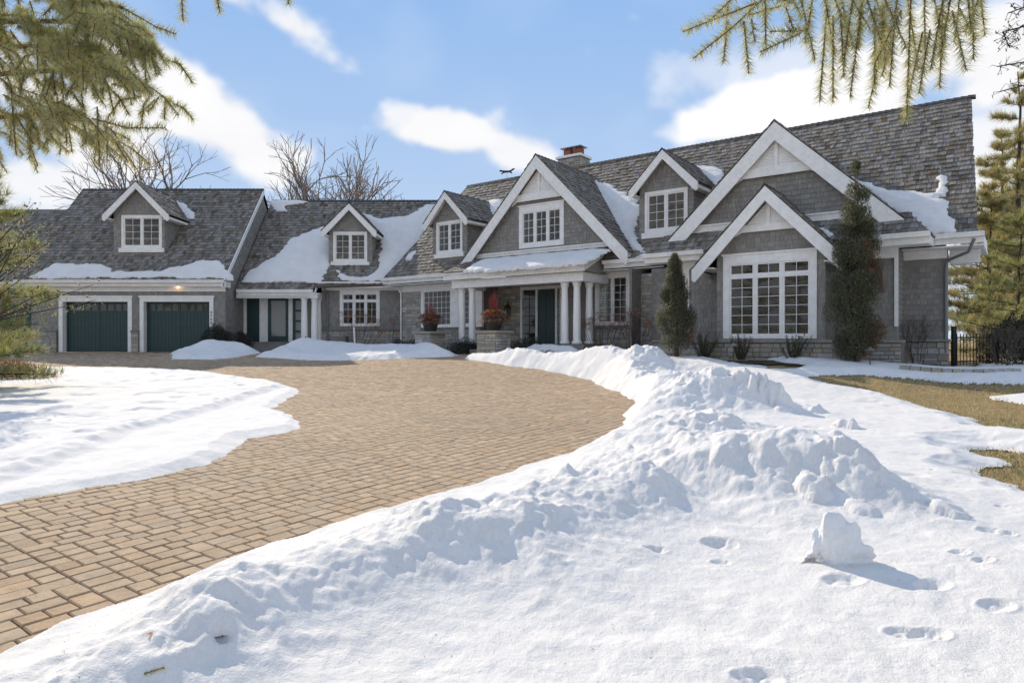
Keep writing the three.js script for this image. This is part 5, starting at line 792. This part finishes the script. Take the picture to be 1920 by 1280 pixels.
{ const mk = (n, w, h0, h1) => Array.from({ length: n }, () => [R(-w, w), R(h0, h1), R(-0.35, 0.35)]);
  const toLocal = (list, base, D, fr) => list.map(([px, py]) => { const q = fr === FM ? pxPlane(px, py, FM, V(0, 0, -D), V(0, 0, 1)).applyAxisAngle(YA, FM.rot) : pxPlane(px, py, FG, V(0, 0, -D), V(0, 0, 1)); return q.sub(base).toArray().map((v, i) => i === 1 ? v : v + R(-0.06, 0.06)); });
  const b1 = g0(-8.1, 35.2); hydrangea('dried brown hydrangea heads in front of the link window', b1, toLocal([[640, 588], [650, 596], [637, 602], [656, 586], [670, 592], [678, 588], [684, 594], [668, 603], [693, 592], [700, 600], [712, 602], [709, 613], [660, 612], [699, 612], [718, 622], [690, 603]], b1, 35.2, FG), 'dried hydrangeas');
  const b1b = g0(-6.3, 35.0); hydrangea('pair of dried brown hydrangea heads beside the white downspout', b1b, toLocal([[735, 599], [742, 596], [738, 604]], b1b, 35.0, FG), 'dried hydrangeas');
  const b2 = g0(...fromM(-13.3, 23.6)); hydrangea('dried brown hydrangea heads under the paired casement windows', b2, toLocal([[1090, 598], [1085, 612], [1093, 606], [1103, 602], [1110, 600], [1122, 590], [1130, 604], [1146, 610], [1152, 617], [1160, 602], [1166, 598], [1172, 606], [1104, 612], [1148, 604], [1120, 603]], b2, 23.6, FM), 'dried hydrangeas');
  const b3 = g0(...fromM(-11.6, 23.2)); hydrangea('dried brown hydrangea heads beside the stone pier', b3, toLocal([[1182, 588], [1190, 584], [1213, 606], [1218, 602], [1200, 590], [1184, 614], [1222, 612]], b3, 23.2, FM), 'dried hydrangeas'); }
bush('dried_planter', 'dark clump of dried russet foliage beside the side porch step', g0(-13.7, 34.6).add(V(0, 0.2, 0)), 0.55, 0.95, 0.45, [[0.13, 0.06, 0.035], [0.09, 0.045, 0.03], [0.05, 0.045, 0.025]], 5000, null, [0.07, 0.15], 0.014);
bush('russet_shrub', 'orange-brown leafless shrub at the edge of the left lawn', g0(-14.2, 19.4), 1.25, 0.75, 0.8, [[0.28, 0.11, 0.035], [0.2, 0.08, 0.03], [0.34, 0.17, 0.06]], 5200, null, [0.05, 0.11], 0.018);
bush('dry_perennial', 'low clump of dry brown stems by the right planter snow', g0(...fromM(-14.2, 21.0)), 0.5, 0.3, 0.3, [[0.13, 0.06, 0.035], [0.09, 0.045, 0.03]], 1500, null, [0.06, 0.14], 0.008);
// bare trees behind the house
function bareTree(label, base, Ht, stems, kmax, spread, group, col = [0.26, 0.21, 0.17]) {
  const t = thing('bare_tree', label, 'tree', base, group), tr = new MB(), br = new MB();
  const grow = (p, d, L, r, k) => {
    const m = k >= kmax - 1 ? tr : br; let q = p, dd = d.clone(); const sg = k > 2 ? 3 : 2; for (let i = 0; i < sg; i++) { dd.add(rv().multiplyScalar(0.2)).add(V(0, 0.02, 0)).normalize(); const e = q.clone().addScaledVector(dd, L / sg); m.tube(q, e, r * (1 - 0.3 * i / sg), r * (1 - 0.3 * (i + 1) / sg), k > 3 ? 7 : 3, vary(col, 0.1)); q = e;
      if (k > 0 && i < sg - 1 && rnd() < 0.6) grow(q, dd.clone().add(rv().multiplyScalar(0.8)).normalize(), L * R(0.45, 0.65), r * 0.42, k - 2 < 0 ? 0 : k - 2); }
    if (k > 0) { const n = rnd() < 0.18 ? 3 : 2; for (let i = 0; i < n; i++) grow(q, dd.clone().add(rv().multiplyScalar(spread)).add(V(0, 0.1, 0)).normalize(), L * R(0.68, 0.88), r * R(0.55, 0.7), k - 1); }
  };
  for (const [dx, dz, f] of stems) grow(V(0, -0.3, 0), V(dx, 1, dz).normalize(), Ht * 0.26 * f, Ht * 0.027 * f, kmax);
  tr.build('trunk', SM({ vertexColors: true, roughness: 0.95 }), t); br.build('crown', SM({ vertexColors: true, roughness: 0.95 }), t); return t;
}
bareTree('wide bare tree with many leaning stems behind the garage', g0(-22.5, 58), 21, [[-1.0, 0, 0.95], [-0.5, 0.2, 1], [0.0, -0.1, 0.95], [0.45, 0.1, 1], [0.95, 0, 0.95]], 7, 0.7, 'bare trees behind the house');
bareTree('bare tree with a thick leaning limb behind the link roof', g0(-20, 60), 18, [[0.25, 0, 0.9], [0.75, 0.1, 1], [1.2, 0, 0.95]], 6, 0.7, 'bare trees behind the house');
bareTree('smaller bare tree behind the link dormer', g0(-14.5, 66), 13, [[0.1, 0, 0.9], [-0.3, 0, 0.8]], 6, 0.65, 'bare trees behind the house');
bareTree('small bare tree between the link roof and left dormer', g0(-9.4, 62), 13.5, [[0.0, 0, 0.9], [0.2, 0, 0.8], [-0.35, 0, 0.75]], 6, 0.62, 'bare trees behind the house');
bareTree('bare tree standing behind the pines past the house end', g0(48, 62), 16, [[0, 0, 1], [0.3, 0, 0.8]], 6, 0.6, 'bare trees behind the house');

// spruce boughs that hang into the view, on trees standing beside the camera
function twig(st, nd, pts, cols, nl = 0.042, dens = 1.0) {
  for (let i = 0; i + 1 < pts.length; i++) { const a = pts[i], b = pts[i + 1], L = a.distanceTo(b), d = b.clone().sub(a).normalize(); st.tube(a, b, 0.0032, 0.0022, 4, [0.19, 0.11, 0.055]);
    const n = Math.ceil(L * 1500 * dens); for (let k = 0; k < n; k++) { const s = rv(); s.addScaledVector(d, -s.dot(d)).normalize(); const dir = s.multiplyScalar(0.95).addScaledVector(d, R(0.15, 0.75)).add(V(0, -0.05, 0)).normalize(); const p = a.clone().lerp(b, rnd()); blade(nd, p, dir, nl * R(0.7, 1.15), 0.0017, vary(pick(cols), 0.3)); } }
}
const spruceCols = [[0.48, 0.47, 0.19], [0.36, 0.39, 0.20], [0.60, 0.53, 0.19], [0.29, 0.34, 0.2], [0.68, 0.57, 0.2]];
function spruceTree(label, base, Ht, boughs, twigs) {
  const t = thing('spruce_tree', label, 'tree', base), tr = new MB(), nd = new MB(), st = new MB(), off = base.clone().negate();
  tr.tube(V(0, -0.2, 0), V(0, Ht * 0.5, 0), 0.17, 0.1, 10); tr.tube(V(0, Ht * 0.5, 0), V(0, Ht, 0), 0.1, 0.01, 8);
  for (let y = 2.6; y < Ht; y += 0.4) for (let k = 0; k < 4; k++) { const a = R(0, 6.28), L = (Ht - y) * 0.32 + 0.2; if (Math.cos(a) * (base.x > 0 ? -1 : 1) > 0.1) continue; const e = V(Math.cos(a) * L, y + L * 0.05, Math.sin(a) * L); st.tube(V(0, y, 0), e, 0.016, 0.005, 4, [0.12, 0.08, 0.05]); for (let j = 0; j < 26; j++) { const p = V(0, y, 0).lerp(e, R(0.2, 1)); tuft(nd, p.add(rv().multiplyScalar(0.12)), V(0, -0.5, 0), 0.16, 10, spruceCols, 0.05); } }
  for (const b of boughs) { const p = b.map(q => q.clone().add(off)), st = new MB(); p[0].set(0, p[0].y, 0); for (let i = 0; i + 1 < p.length; i++) st.tube(p[i], p[i + 1], 0.016 - i * 0.003, 0.013 - i * 0.003, 5, [0.14, 0.09, 0.05]); st.build('bough', SM({ vertexColors: true, roughness: 0.9 }), t); }
  for (const w of twigs) twig(st, nd, w.map(q => q.clone().add(off)), spruceCols);
  tr.build('trunk', M.bark, t); st.build('twigs', SM({ vertexColors: true, roughness: 0.9 }), t).userData.kind = 'stuff'; nd.build('needles', M.leaf, t); return t;
}
{
  const P = (x, y, z) => { const q = pxAt(x, y, z); return V(q.x, q.y, -q.z); };
  const raw = [[1420, 5, 1280, 60], [1445, -15, 1375, 50, 1300, 110], [1365, 5, 1357, 118], [1395, 40, 1404, 138], [1435, 0, 1436, 90], [1502, 62, 1425, 98], [1552, -5, 1537, 190], [1562, 30, 1562, 192], [1618, -5, 1594, 182], [1657, 80, 1628, 202], [1708, -10, 1700, 225], [1730, 60, 1696, 214], [1733, -10, 1735, 110], [1823, -10, 1826, 112], [1768, 10, 1762, 165], [1785, 20, 1812, 132], [1660, -10, 1650, 110], [1600, -10, 1582, 120], [1500, -10, 1528, 112], [1465, -10, 1490, 62], [1682, -10, 1668, 160], [1640, 10, 1640, 160], [1525, -10, 1510, 80], [1575, -10, 1600, 90], [1750, -10, 1770, 90], [1800, -10, 1790, 80], [1700, -10, 1722, 130], [1622, -10, 1660, 100], [1380, -10, 1330, 40], [1470, 10, 1400, 30], [1690, 20, 1640, 120], [1770, -10, 1745, 130], [1655, -10, 1700, 90], [1545, -10, 1565, 100], [1840, -15, 1810, 60]];
  raw.push(...raw.filter((q, i) => i % 2 && q.length === 4).map(q => [q[0] + 14, q[1] - 4, q[2] + R(10, 34), q[3] - R(20, 60)]));
  const tw = raw.map((r, i) => { const z = 2.2 + 0.35 * h2(i, 3); const o = []; for (let k = 0; k < r.length; k += 2) o.push(P(r[k], r[k + 1], z + 0.02 * k)); return o; });
  const bg = [[V(3.4, 3.0, -1.6), P(1840, -90, 2.3), P(1640, -40, 2.3), P(1500, -22, 2.3), P(1400, -5, 2.3)], [V(3.4, 2.6, -1.6), P(1900, -40, 2.45), P(1750, -16, 2.4), P(1600, -12, 2.4)]];
  spruceTree('spruce whose hanging boughs droop in front of the right roof and sky', g0(3.4, 1.6), 9, bg, tw);
  const tl = []; const boughsPx = [[-160, 40, 150, 40, 290, 90], [-160, 150, 130, 130, 262, 150], [-160, 230, 60, 215, 160, 215], [-160, -20, 120, -10, 230, 15], [-160, 95, 90, 85, 215, 110]];
  const bl = boughsPx.map((b, i) => [V(-4.6, 3.2 - i * 0.2, -2.4), P(b[0], b[1], 3.1), P(b[2], b[3], 3.0 + i * 0.06), P(b[4], b[5], 3.0)]);
  for (const b of bl) for (let i = 1; i < 3; i++) for (let k = 0; k < 34; k++) { const s = b[i].clone().lerp(b[i + 1], rnd()).add(V(0, 0, R(-0.3, 0.3))), dx = R(-0.1, 0.2), dz = R(-0.12, 0.12); tl.push([s, s.clone().add(V(dx * 0.6, -R(0.02, 0.06), dz)), s.clone().add(V(dx, -R(0.05, 0.17), dz * 1.4))]); }
  for (const b of bl) tl.push([b[1], b[2], b[3]]);
  for (const q of [[182, 200, 187, 312], [172, 222, 240, 240, 310, 240], [112, 100, 125, 272], [235, 55, 300, 100], [60, 180, 55, 300], [20, 160, 30, 290], [340, -25, 343, 38], [405, -20, 412, 24], [538, -20, 541, 8]]) { const o = []; for (let k = 0; k < q.length; k += 2) o.push(P(q[k], q[k + 1], 3.0)); tl.push(o); }
  bl.push([bl[3][3], P(340, -26, 3.0), P(540, -24, 3.0)]);
  spruceTree('spruce whose dense olive boughs hang over the garage at the left', g0(-4.6, 2.4), 9, bl, tl);
  const rt = [[1960, 0, 1890, 25], [1960, 40, 1880, 60, 1893, 90], [1960, 110, 1870, 125], [1960, 150, 1875, 172], [1960, 20, 1900, 60]].map(r => { const o = []; for (let k = 0; k < r.length; k += 2) o.push(P(r[k], r[k + 1], 5)); return o; });
  const t = thing('bare_tree', 'dark bare twigs with sparse leaves at the edge of the sky right of the spruce', 'tree', g0(5.2, 5.0), null), m = new MB(), lv = new MB(), off = t.position.clone().negate(); m.tube(V(0, -0.1, 0), V(0, 5, 0), 0.09, 0.04, 7, [0.05, 0.045, 0.04]);
  for (const w of rt) { const q = w.map(p => p.clone().add(off)); m.tube(V(0, q[0].y - 0.3, 0), q[0], 0.012, 0.008, 5, [0.05, 0.045, 0.04]); for (let i = 0; i + 1 < q.length; i++) { m.tube(q[i], q[i + 1], 0.006, 0.004, 4, [0.05, 0.045, 0.04]); for (let k = 0; k < 26; k++) { const p = q[i].clone().lerp(q[i + 1], rnd()); const e = p.clone().add(rv().multiplyScalar(0.07)); m.tube(p, e, 0.0025, 0.0015, 3, [0.05, 0.045, 0.04]); blade(lv, e, rv(), 0.035, 0.007, vary([0.09, 0.085, 0.04])); } } }
  m.build('branches', SM({ vertexColors: true, roughness: 0.9 }), t); lv.build('foliage', M.leaf, t);
}
// red berries on a thin tree in front of the left pine
{ const t = thing('berry_tree', 'thin tree with dark red berries in front of the left pine', 'tree', g0(-10.3, 13.4)), m = new MB(), lf = new MB(); m.tube(V(0, -0.1, 0), V(0.1, 3.2, 0), 0.06, 0.03, 7); const bm = new THREE.IcosahedronGeometry(0.022, 0); const bb = new MB();
  for (let i = 0; i < 26; i++) { const y = R(2.0, 4.1), a = R(0, 6.28), L = R(0.7, 1.9), e = V(Math.cos(a) * L, y + L * R(0.0, 0.35), Math.sin(a) * L), s = V(0.07, Math.min(3.2, y * 0.8), 0); m.tube(s, e, 0.016, 0.005, 4); for (let k = 0; k < 90; k++) { const p = s.clone().lerp(e, R(0.3, 1)).add(rv().multiplyScalar(0.14)); blade(lf, p, rv(), R(0.05, 0.09), 0.013, vary(pick(pineCols))); if (k < 7) bb.geo(bm, new THREE.Matrix4().setPosition(p)); } }
  m.build('trunk', M.bark, t); lf.build('foliage', M.leaf, t); const o = bb.build('berries', SM({ color: C(0.16, 0.012, 0.014), roughness: 0.4 }), t); o.userData.kind = 'stuff'; }

// ---------------------------------------------------------------- planters, lamps and small things
function planter(label, s, D, twigsUp) {
  const [X, Z] = fromM(s, D), ped = thing('stone_pedestal', label.replace('pot', 'pedestal'), 'pedestal', g0(X, Z), 'stone pedestals at the drive'); ped.rotation.y = FM.rot; ped.userData.inFrame = true;
  const h = 1.0, c = 0.46, core = sub(ped, 'core', new MB().box(-c, c, -0.1, h - 0.02, -c, c), M.mortar); const list = stones.list.length;
  const mk = (O, A) => stoneWall(ped, { rot: 0 }, O, A, -c, c, 0, h - 0.1);
  const keep = stones.list; stones.list = []; mk(V(0, 0, c), X1); mk(V(c, 0, 0), XR); mk(V(-c, 0, 0), XL); for (const e of stones.list) { const m = new MB(); e.fn(m); const o = new THREE.Mesh(m.geometry(), M.stone); o.name = 'stone'; o.castShadow = o.receiveShadow = true; ped.add(o); } stones.list = keep;
  sub(ped, 'cap_stone', new MB().box(-0.58, 0.58, h - 0.08, h + 0.02, -0.58, 0.58), SM({ color: C(0.36, 0.32, 0.27), roughness: 0.9, map: speckTex, bumpMap: speckBump, bumpScale: 0.01 }));
  const y0 = ground(X, Z) - 0.05 + h + 0.02, pot = thing('flower_pot', label, 'planter', V(X, y0, -Z), 'winter planters on the pedestals');
  const lt = new THREE.LatheGeometry([[0, 0], [0.24, 0], [0.26, 0.05], [0.36, 0.4], [0.4, 0.44], [0.4, 0.5], [0.35, 0.5], [0.33, 0.42], [0, 0.4]].map(q => new THREE.Vector2(...q)), 28); sub(pot, 'pot', lt, M.pot);
  const lf = new MB(); for (let i = 0; i < 1500; i++) { const d = rv(); d.y = Math.abs(d.y) * 0.75 - 0.22; const k = Math.pow(rnd(), 0.4), p = V(d.x * 0.62 * k, 0.55 + d.y * 0.5 * k + (d.y < 0 ? -0.12 * k : 0), d.z * 0.62 * k); blade(lf, p, d.clone().add(rv().multiplyScalar(0.6)).normalize(), R(0.08, 0.2), R(0.02, 0.04), vary(pick([[0.36, 0.14, 0.03], [0.28, 0.09, 0.025], [0.42, 0.22, 0.05], [0.2, 0.06, 0.03], [0.3, 0.03, 0.03], [0.24, 0.15, 0.05]]), 0.3)); } lf.build('foliage', M.leaf, pot);
  const tw = new MB(); for (let i = 0; i < twigsUp; i++) { const a = R(0, 6.28), e = V(Math.cos(a) * R(0.02, 0.26), R(0.95, 1.65), Math.sin(a) * R(0.02, 0.2)), b = V(Math.cos(a) * 0.08, 0.45, Math.sin(a) * 0.08); tw.tube(b, b.clone().lerp(e, 0.6), 0.008, 0.006, 4); tw.tube(b.clone().lerp(e, 0.6), e, 0.006, 0.002, 4); for (let k = 0; k < 2; k++) { const p = b.clone().lerp(e, R(0.45, 0.8)); tw.tube(p, p.clone().add(V(R(-0.1, 0.1), R(0.2, 0.4), R(-0.1, 0.1))), 0.004, 0.002, 3); } } tw.build('red_twigs', M.redTwig, pot);
}
planter('brown pot of orange foliage with red twigs before the left window', -21.0, 21.9, 22); planter('brown pot of orange foliage with tall red twigs beside the entry door', -16.95, 21.3, 34);
{ // wall lantern
  const q = V(-18.95 - 0.75, 0, 0), D = 26.2, [X, Z] = fromM(-19.85, D - 0.2), t = thing('wall_lantern', 'dark bronze lantern hung on the stone entry wall', 'lantern', V(X, 1.62, -Z)); t.rotation.y = FM.rot;
  const ring = (y, r) => [0, 1, 2, 3, 4, 5].map(k => V(r * Math.cos(k * 1.0472), y, r * Math.sin(k * 1.0472))); const a = ring(0.1, 0.11), b = ring(0.55, 0.17), fr = new MB(), gl = new MB(); for (let k = 0; k < 6; k++) { const n = (k + 1) % 6; fr.tube(a[k], b[k], 0.014, 0.014, 5); fr.tube(b[k], b[n], 0.016, 0.016, 5); fr.tube(a[k], a[n], 0.016, 0.016, 5); gl.quad(a[k], a[n], b[n], b[k]); fr.tri(b[k], b[n], V(0, 0.74, 0)); fr.tri(a[n], a[k], V(0, 0.02, 0)); }
  fr.tube(V(0, 0.74, 0), V(0, 0.85, 0), 0.02, 0.012, 6); fr.tube(V(0, 0.8, 0), V(0, 0.72, -0.2), 0.015, 0.015, 6); fr.tube(V(0, 0.02, 0), V(0, -0.06, 0), 0.02, 0.008, 6); fr.box(-0.06, 0.06, 0.55, 0.85, -0.21, -0.19); fr.tube(V(0, 0.1, 0), V(0, 0.4, 0), 0.025, 0.025, 8); sub(t, 'frame', fr, M.bronze); sub(t, 'pane', gl, M.glass);
}
function pathLight(label, px, py, top) { const [X, Z] = pxGround(px, py), t = thing('path_light', label, 'path light', g0(X, Z), 'path lights along the bed'); const H = (py - top) / F * Z + 0.05; sub(t, 'post', new THREE.CylinderGeometry(0.016, 0.018, H, 10).translate(0, H / 2, 0), M.bronze); sub(t, 'hat', new THREE.LatheGeometry([[0.02, H - 0.02], [0.13, H - 0.01], [0.13, H + 0.005], [0.04, H + 0.05], [0.012, H + 0.09], [0, H + 0.1]].map(q => new THREE.Vector2(...q)), 20), M.metal); return t; }
pathLight('copper path light in the mulch below the bay window', 1376, 682, 648); pathLight('copper path light on the snow by the tall yew', 1632, 690, 656);
{ const [X, Z] = pxGround(657, 650, 0.3), t = thing('path_light', 'small dark path light in the snow before the side porch', 'path light', g0(-10.1, 33.4), 'path lights along the bed'); sub(t, 'post', new THREE.CylinderGeometry(0.015, 0.015, 0.75, 8).translate(0, 0.37, 0), M.dark); sub(t, 'hat', new THREE.ConeGeometry(0.11, 0.09, 12).translate(0, 0.78, 0), M.dark); }
{ const t = thing('marker_post', 'short white plastic post among the hydrangea stems', 'post', g0(-8.05, 34.9)); sub(t, 'tube', new THREE.CylinderGeometry(0.05, 0.05, 1.35, 12).rotateZ(0.06).translate(0, 0.6, 0), M.white); sub(t, 'cap', new THREE.SphereGeometry(0.05, 12, 6, 0, 6.3, 0, 1.57).translate(-0.04, 1.27, 0), M.white); }
{ // weathervane in the shape of a running animal
  const q = V((950 - 960) / F * 37, 0, -37), t = thing('weathervane', 'dark running animal weathervane on a thin rod above the ridge', 'weathervane', V(q.x, 8.2, -37)), y = EYE + (HOR - 322) / F * 37 - 8.2, sh = new THREE.Shape([[-0.42, 0.02], [-0.34, 0.1], [-0.25, 0.07], [-0.1, 0.06], [0.1, 0.06], [0.2, 0.08], [0.3, 0.16], [0.42, 0.19], [0.44, 0.14], [0.34, 0.07], [0.24, 0.0], [0.32, -0.08], [0.28, -0.11], [0.16, -0.04], [0.0, -0.05], [-0.14, -0.07], [-0.28, -0.15], [-0.31, -0.12], [-0.2, -0.03], [-0.3, -0.01]].map(p => new THREE.Vector2(...p)));
  const g = new THREE.ExtrudeGeometry(sh, { depth: 0.03, bevelEnabled: false }); g.translate(0, y, 0); sub(t, 'animal', g, M.dark); sub(t, 'rod', new THREE.CylinderGeometry(0.008, 0.012, y - 0.05, 6).translate(0.02, (y - 0.05) / 2, 0.015), M.metal); sub(t, 'base', new THREE.CylinderGeometry(0.03, 0.08, 0.12, 8).translate(0.02, 0.05, 0.015), M.metal);
}
{ // ice chunk: a broken shell of packed snow standing in the bank
  const [X, Z] = pxSnow(1560, 1050), t = thing('ice_chunk', 'jagged upright chunk of icy packed snow with a dirty hollow', 'ice', V(X, ground(X, Z) + snowRight(X, Z) - 0.06, -Z));
  const g = new THREE.IcosahedronGeometry(1, 28), P = g.attributes.position, col = [], lobes = [[-0.2, 1, 0.05, 0.3, 0.28], [0.12, 1, 0, 0.12, 0.35], [0.5, 0.8, 0, 0.12, 0.4], [0.9, 0.35, 0.1, 0.10, 0.4], [-0.9, 0.15, 0.3, 0.10, 0.5]].map(l => [V(l[0], l[1], l[2]).normalize(), l[3], l[4]]), hol = V(-0.55, 0.35, 0.8).normalize(), d = V(0, 0, 0);
  for (let k = 0; k < P.count; k++) {
    d.fromBufferAttribute(P, k).normalize(); let r = 0.12; for (const [v, a, w] of lobes) { const q = Math.acos(clamp(d.dot(v), -1, 1)); r += a * 0.72 * Math.exp(-Math.pow(q / w, 1.5) * 0.6); }
    const qh = Math.acos(clamp(d.dot(hol), -1, 1)), n = fbm(d.x * 2.2 + d.z * 1.7 + 4, d.y * 2.2 + d.z, 4, 141); r *= 0.85 + 0.3 * n + 0.16 * fbm(d.x * 4 + d.z * 3, d.y * 4 - d.z * 2, 3, 144); r -= 0.05 * Math.exp(-(qh * qh) / 0.16);
    const dirt = sstep(0.75, 0.2, Math.acos(clamp(d.dot(V(-0.85, 0.05, 0.6).normalize()), -1, 1)) + 0.5 * n) * sstep(0.35, 0.65, vn(d.x * 19 + d.z * 9, d.y * 21, 143) * 0.5 + 0.55), c = mix(1, 0.4, dirt);
    P.setXYZ(k, d.x * r * 1.4 * (1.15 - 0.3 * d.y), d.y * r * 1.1, d.z * r * 0.85); col.push(c, mix(c, c * 0.8, dirt), mix(c, c * 0.66, dirt));
  }
  g.setAttribute('color', new THREE.Float32BufferAttribute(col, 3)); const gm = mergeVertices(g.deleteAttribute('normal').deleteAttribute('uv')); gm.computeVertexNormals(); gm.setAttribute('uv', new THREE.Float32BufferAttribute(Array.from({ length: gm.attributes.position.count * 2 }, (_, k) => gm.attributes.position.array[Math.floor(k / 2) * 3 + (k % 2)]), 2)); sub(t, 'ice_shell', gm, M.ice);
}
{ // litter on the snow
  const lift = (X, Z) => ground(X, Z) + snowRight(X, Z);
  const leafAt = (name, label, cat, px, py, l, L, w, col) => { const [X, Z] = pxSnow(px, py), m = new MB(); for (let k = 0; k < 5; k++) blade(m, V(R(-0.01, 0.01), 0.004, R(-0.01, 0.01)), V(Math.cos(k * 1.3), 0.25, Math.sin(k * 1.3)).normalize(), L, w, vary(col)); const o = m.build(name, M.leaf); o.position.set(X, lift(X, Z) + 0.003, -Z); return tag(o, label, cat); };
  leafAt('fallen_leaf', 'small orange leaf lying on the near snow bank', 'leaf', 280, 1193, 0.25, 0.02, 0.008, [0.45, 0.15, 0.03]);
  leafAt('fallen_leaf', 'brown leaf in the hollow of the near snow bank', 'leaf', 412, 1198, 0.2, 0.035, 0.014, [0.08, 0.03, 0.015]);
  { const [X, Z] = pxSnow(286, 1270), st = new MB(), nd = new MB(); twig(st, nd, [V(-0.03, 0.006, 0.015), V(0, 0.01, 0), V(0.035, 0.016, -0.02)], spruceCols, 0.014, 0.8); const t = thing('spruce_sprig', 'small green spruce sprig lying on the snow', 'twig', V(X, lift(X, Z), -Z)); st.build('stem', SM({ vertexColors: true, roughness: 0.9 }), t); nd.build('needles', M.leaf, t); }
}
{ // needles and bits of bark on the ploughed snow
  const m = new MB(); for (let i = 0; i < 900; i++) { const Z = 2.4 + 9 * Math.pow(rnd(), 1.6), X = R(-0.7, 0.72) * Z, h = snowRight(X, Z); if (h < 0.05) continue; const y = ground(X, Z) + h + 0.003; blade(m, V(X, y, -Z), V(R(-1, 1), R(0, 0.3), R(-1, 1)).normalize(), R(0.006, 0.028), R(0.001, 0.0025), vary([0.12, 0.08, 0.045], 0.5)); }
  tag(m.build('snow_litter', M.leaf), 'scattered needles and bark bits on the snow bank', 'litter', null, 'stuff');
}
{ // black iron fence and the curved stone edging at the right
  const t = thing('iron_fence', 'black iron fence section beside the end of the house', 'fence', g0(15.0, 23)); const m = (x, w, h0, h1) => sub(t, 'picket', new MB().box(x, x + w, h0, h1, -0.01, 0.01), M.dark); for (let x = 0; x < 1.3; x += 0.11) m(x, 0.018, 0.05, 1.1); sub(t, 'rail', new MB().box(-0.05, 1.3, 0.95, 0.99, -0.016, 0.016), M.dark); sub(t, 'rail', new MB().box(-0.05, 1.3, 0.15, 0.19, -0.016, 0.016), M.dark); sub(t, 'post', new MB().box(-0.16, -0.04, 0, 1.35, -0.06, 0.06), M.dark); sub(t, 'post', new MB().box(1.3, 1.4, 0, 1.3, -0.05, 0.05), M.dark);
  const a = pxGround(1690, 697), b = pxGround(1790, 703), c = pxGround(1910, 703), cv = new THREE.QuadraticBezierCurve(new THREE.Vector2(...a), new THREE.Vector2(b[0], b[1] - 0.5), new THREE.Vector2(...c)), e = thing('stone_edging', 'curved low stone edging round the end bed', 'edging', g0(...b)), o = e.position;
  for (let k = 0; k < 12; k++) { const p = cv.getPoint(k / 12), q = cv.getPoint((k + 0.96) / 12), d = q.clone().sub(p), L = d.length(), mm = new MB().box(0, L, -0.08, 0.17, -0.12, 0.12, stoneTone()); const s = sub(e, 'edging_stone', mm, M.stone); s.position.set(p.x - o.x, ground(p.x, p.y) - o.y, -p.y - o.z); s.rotation.y = Math.atan2(d.y, d.x); }
}
stones.finish(house, 'stones'); pavers.finish(driveway, 'pavers');
{ // dry grass where the snow has gone
  const m = new MB(), cols = [[0.52, 0.38, 0.17], [0.44, 0.31, 0.13], [0.62, 0.47, 0.23], [0.28, 0.25, 0.08]], pts = [];
  for (let i = 0; i < 60000 && pts.length < 42000; i++) { const Z = 5.2 + 15 * Math.pow(rnd(), 1.6), X = Z * R(0.35, 0.95); if ((sdPoly(grass1, X, Z) > -0.25 || sdPoly(grass2, X, Z) > -0.25) && snowRight(X, Z) < 0.02) pts.push([X, Z]); }
  for (const [X, Z] of pts) { const green = fbm(X * 0.8, Z * 0.8, 3, 150) > 0.12 && rnd() < 0.6, y = ground(X, Z) - 0.06; blade(m, V(X, y, -Z), V(R(-0.9, 0.9), R(0.4, 1), R(-0.9, 0.9)).normalize(), R(0.04, 0.1), R(0.003, 0.006) * (1 + Z * 0.06), vary(green ? [0.2, 0.2, 0.06] : pick(cols))); }
  const o = m.build('dry_grass', M.leaf); tag(o, 'tan dormant grass showing where the snow has melted', 'grass', null, 'stuff');
}
renderer.render(scene, camera);
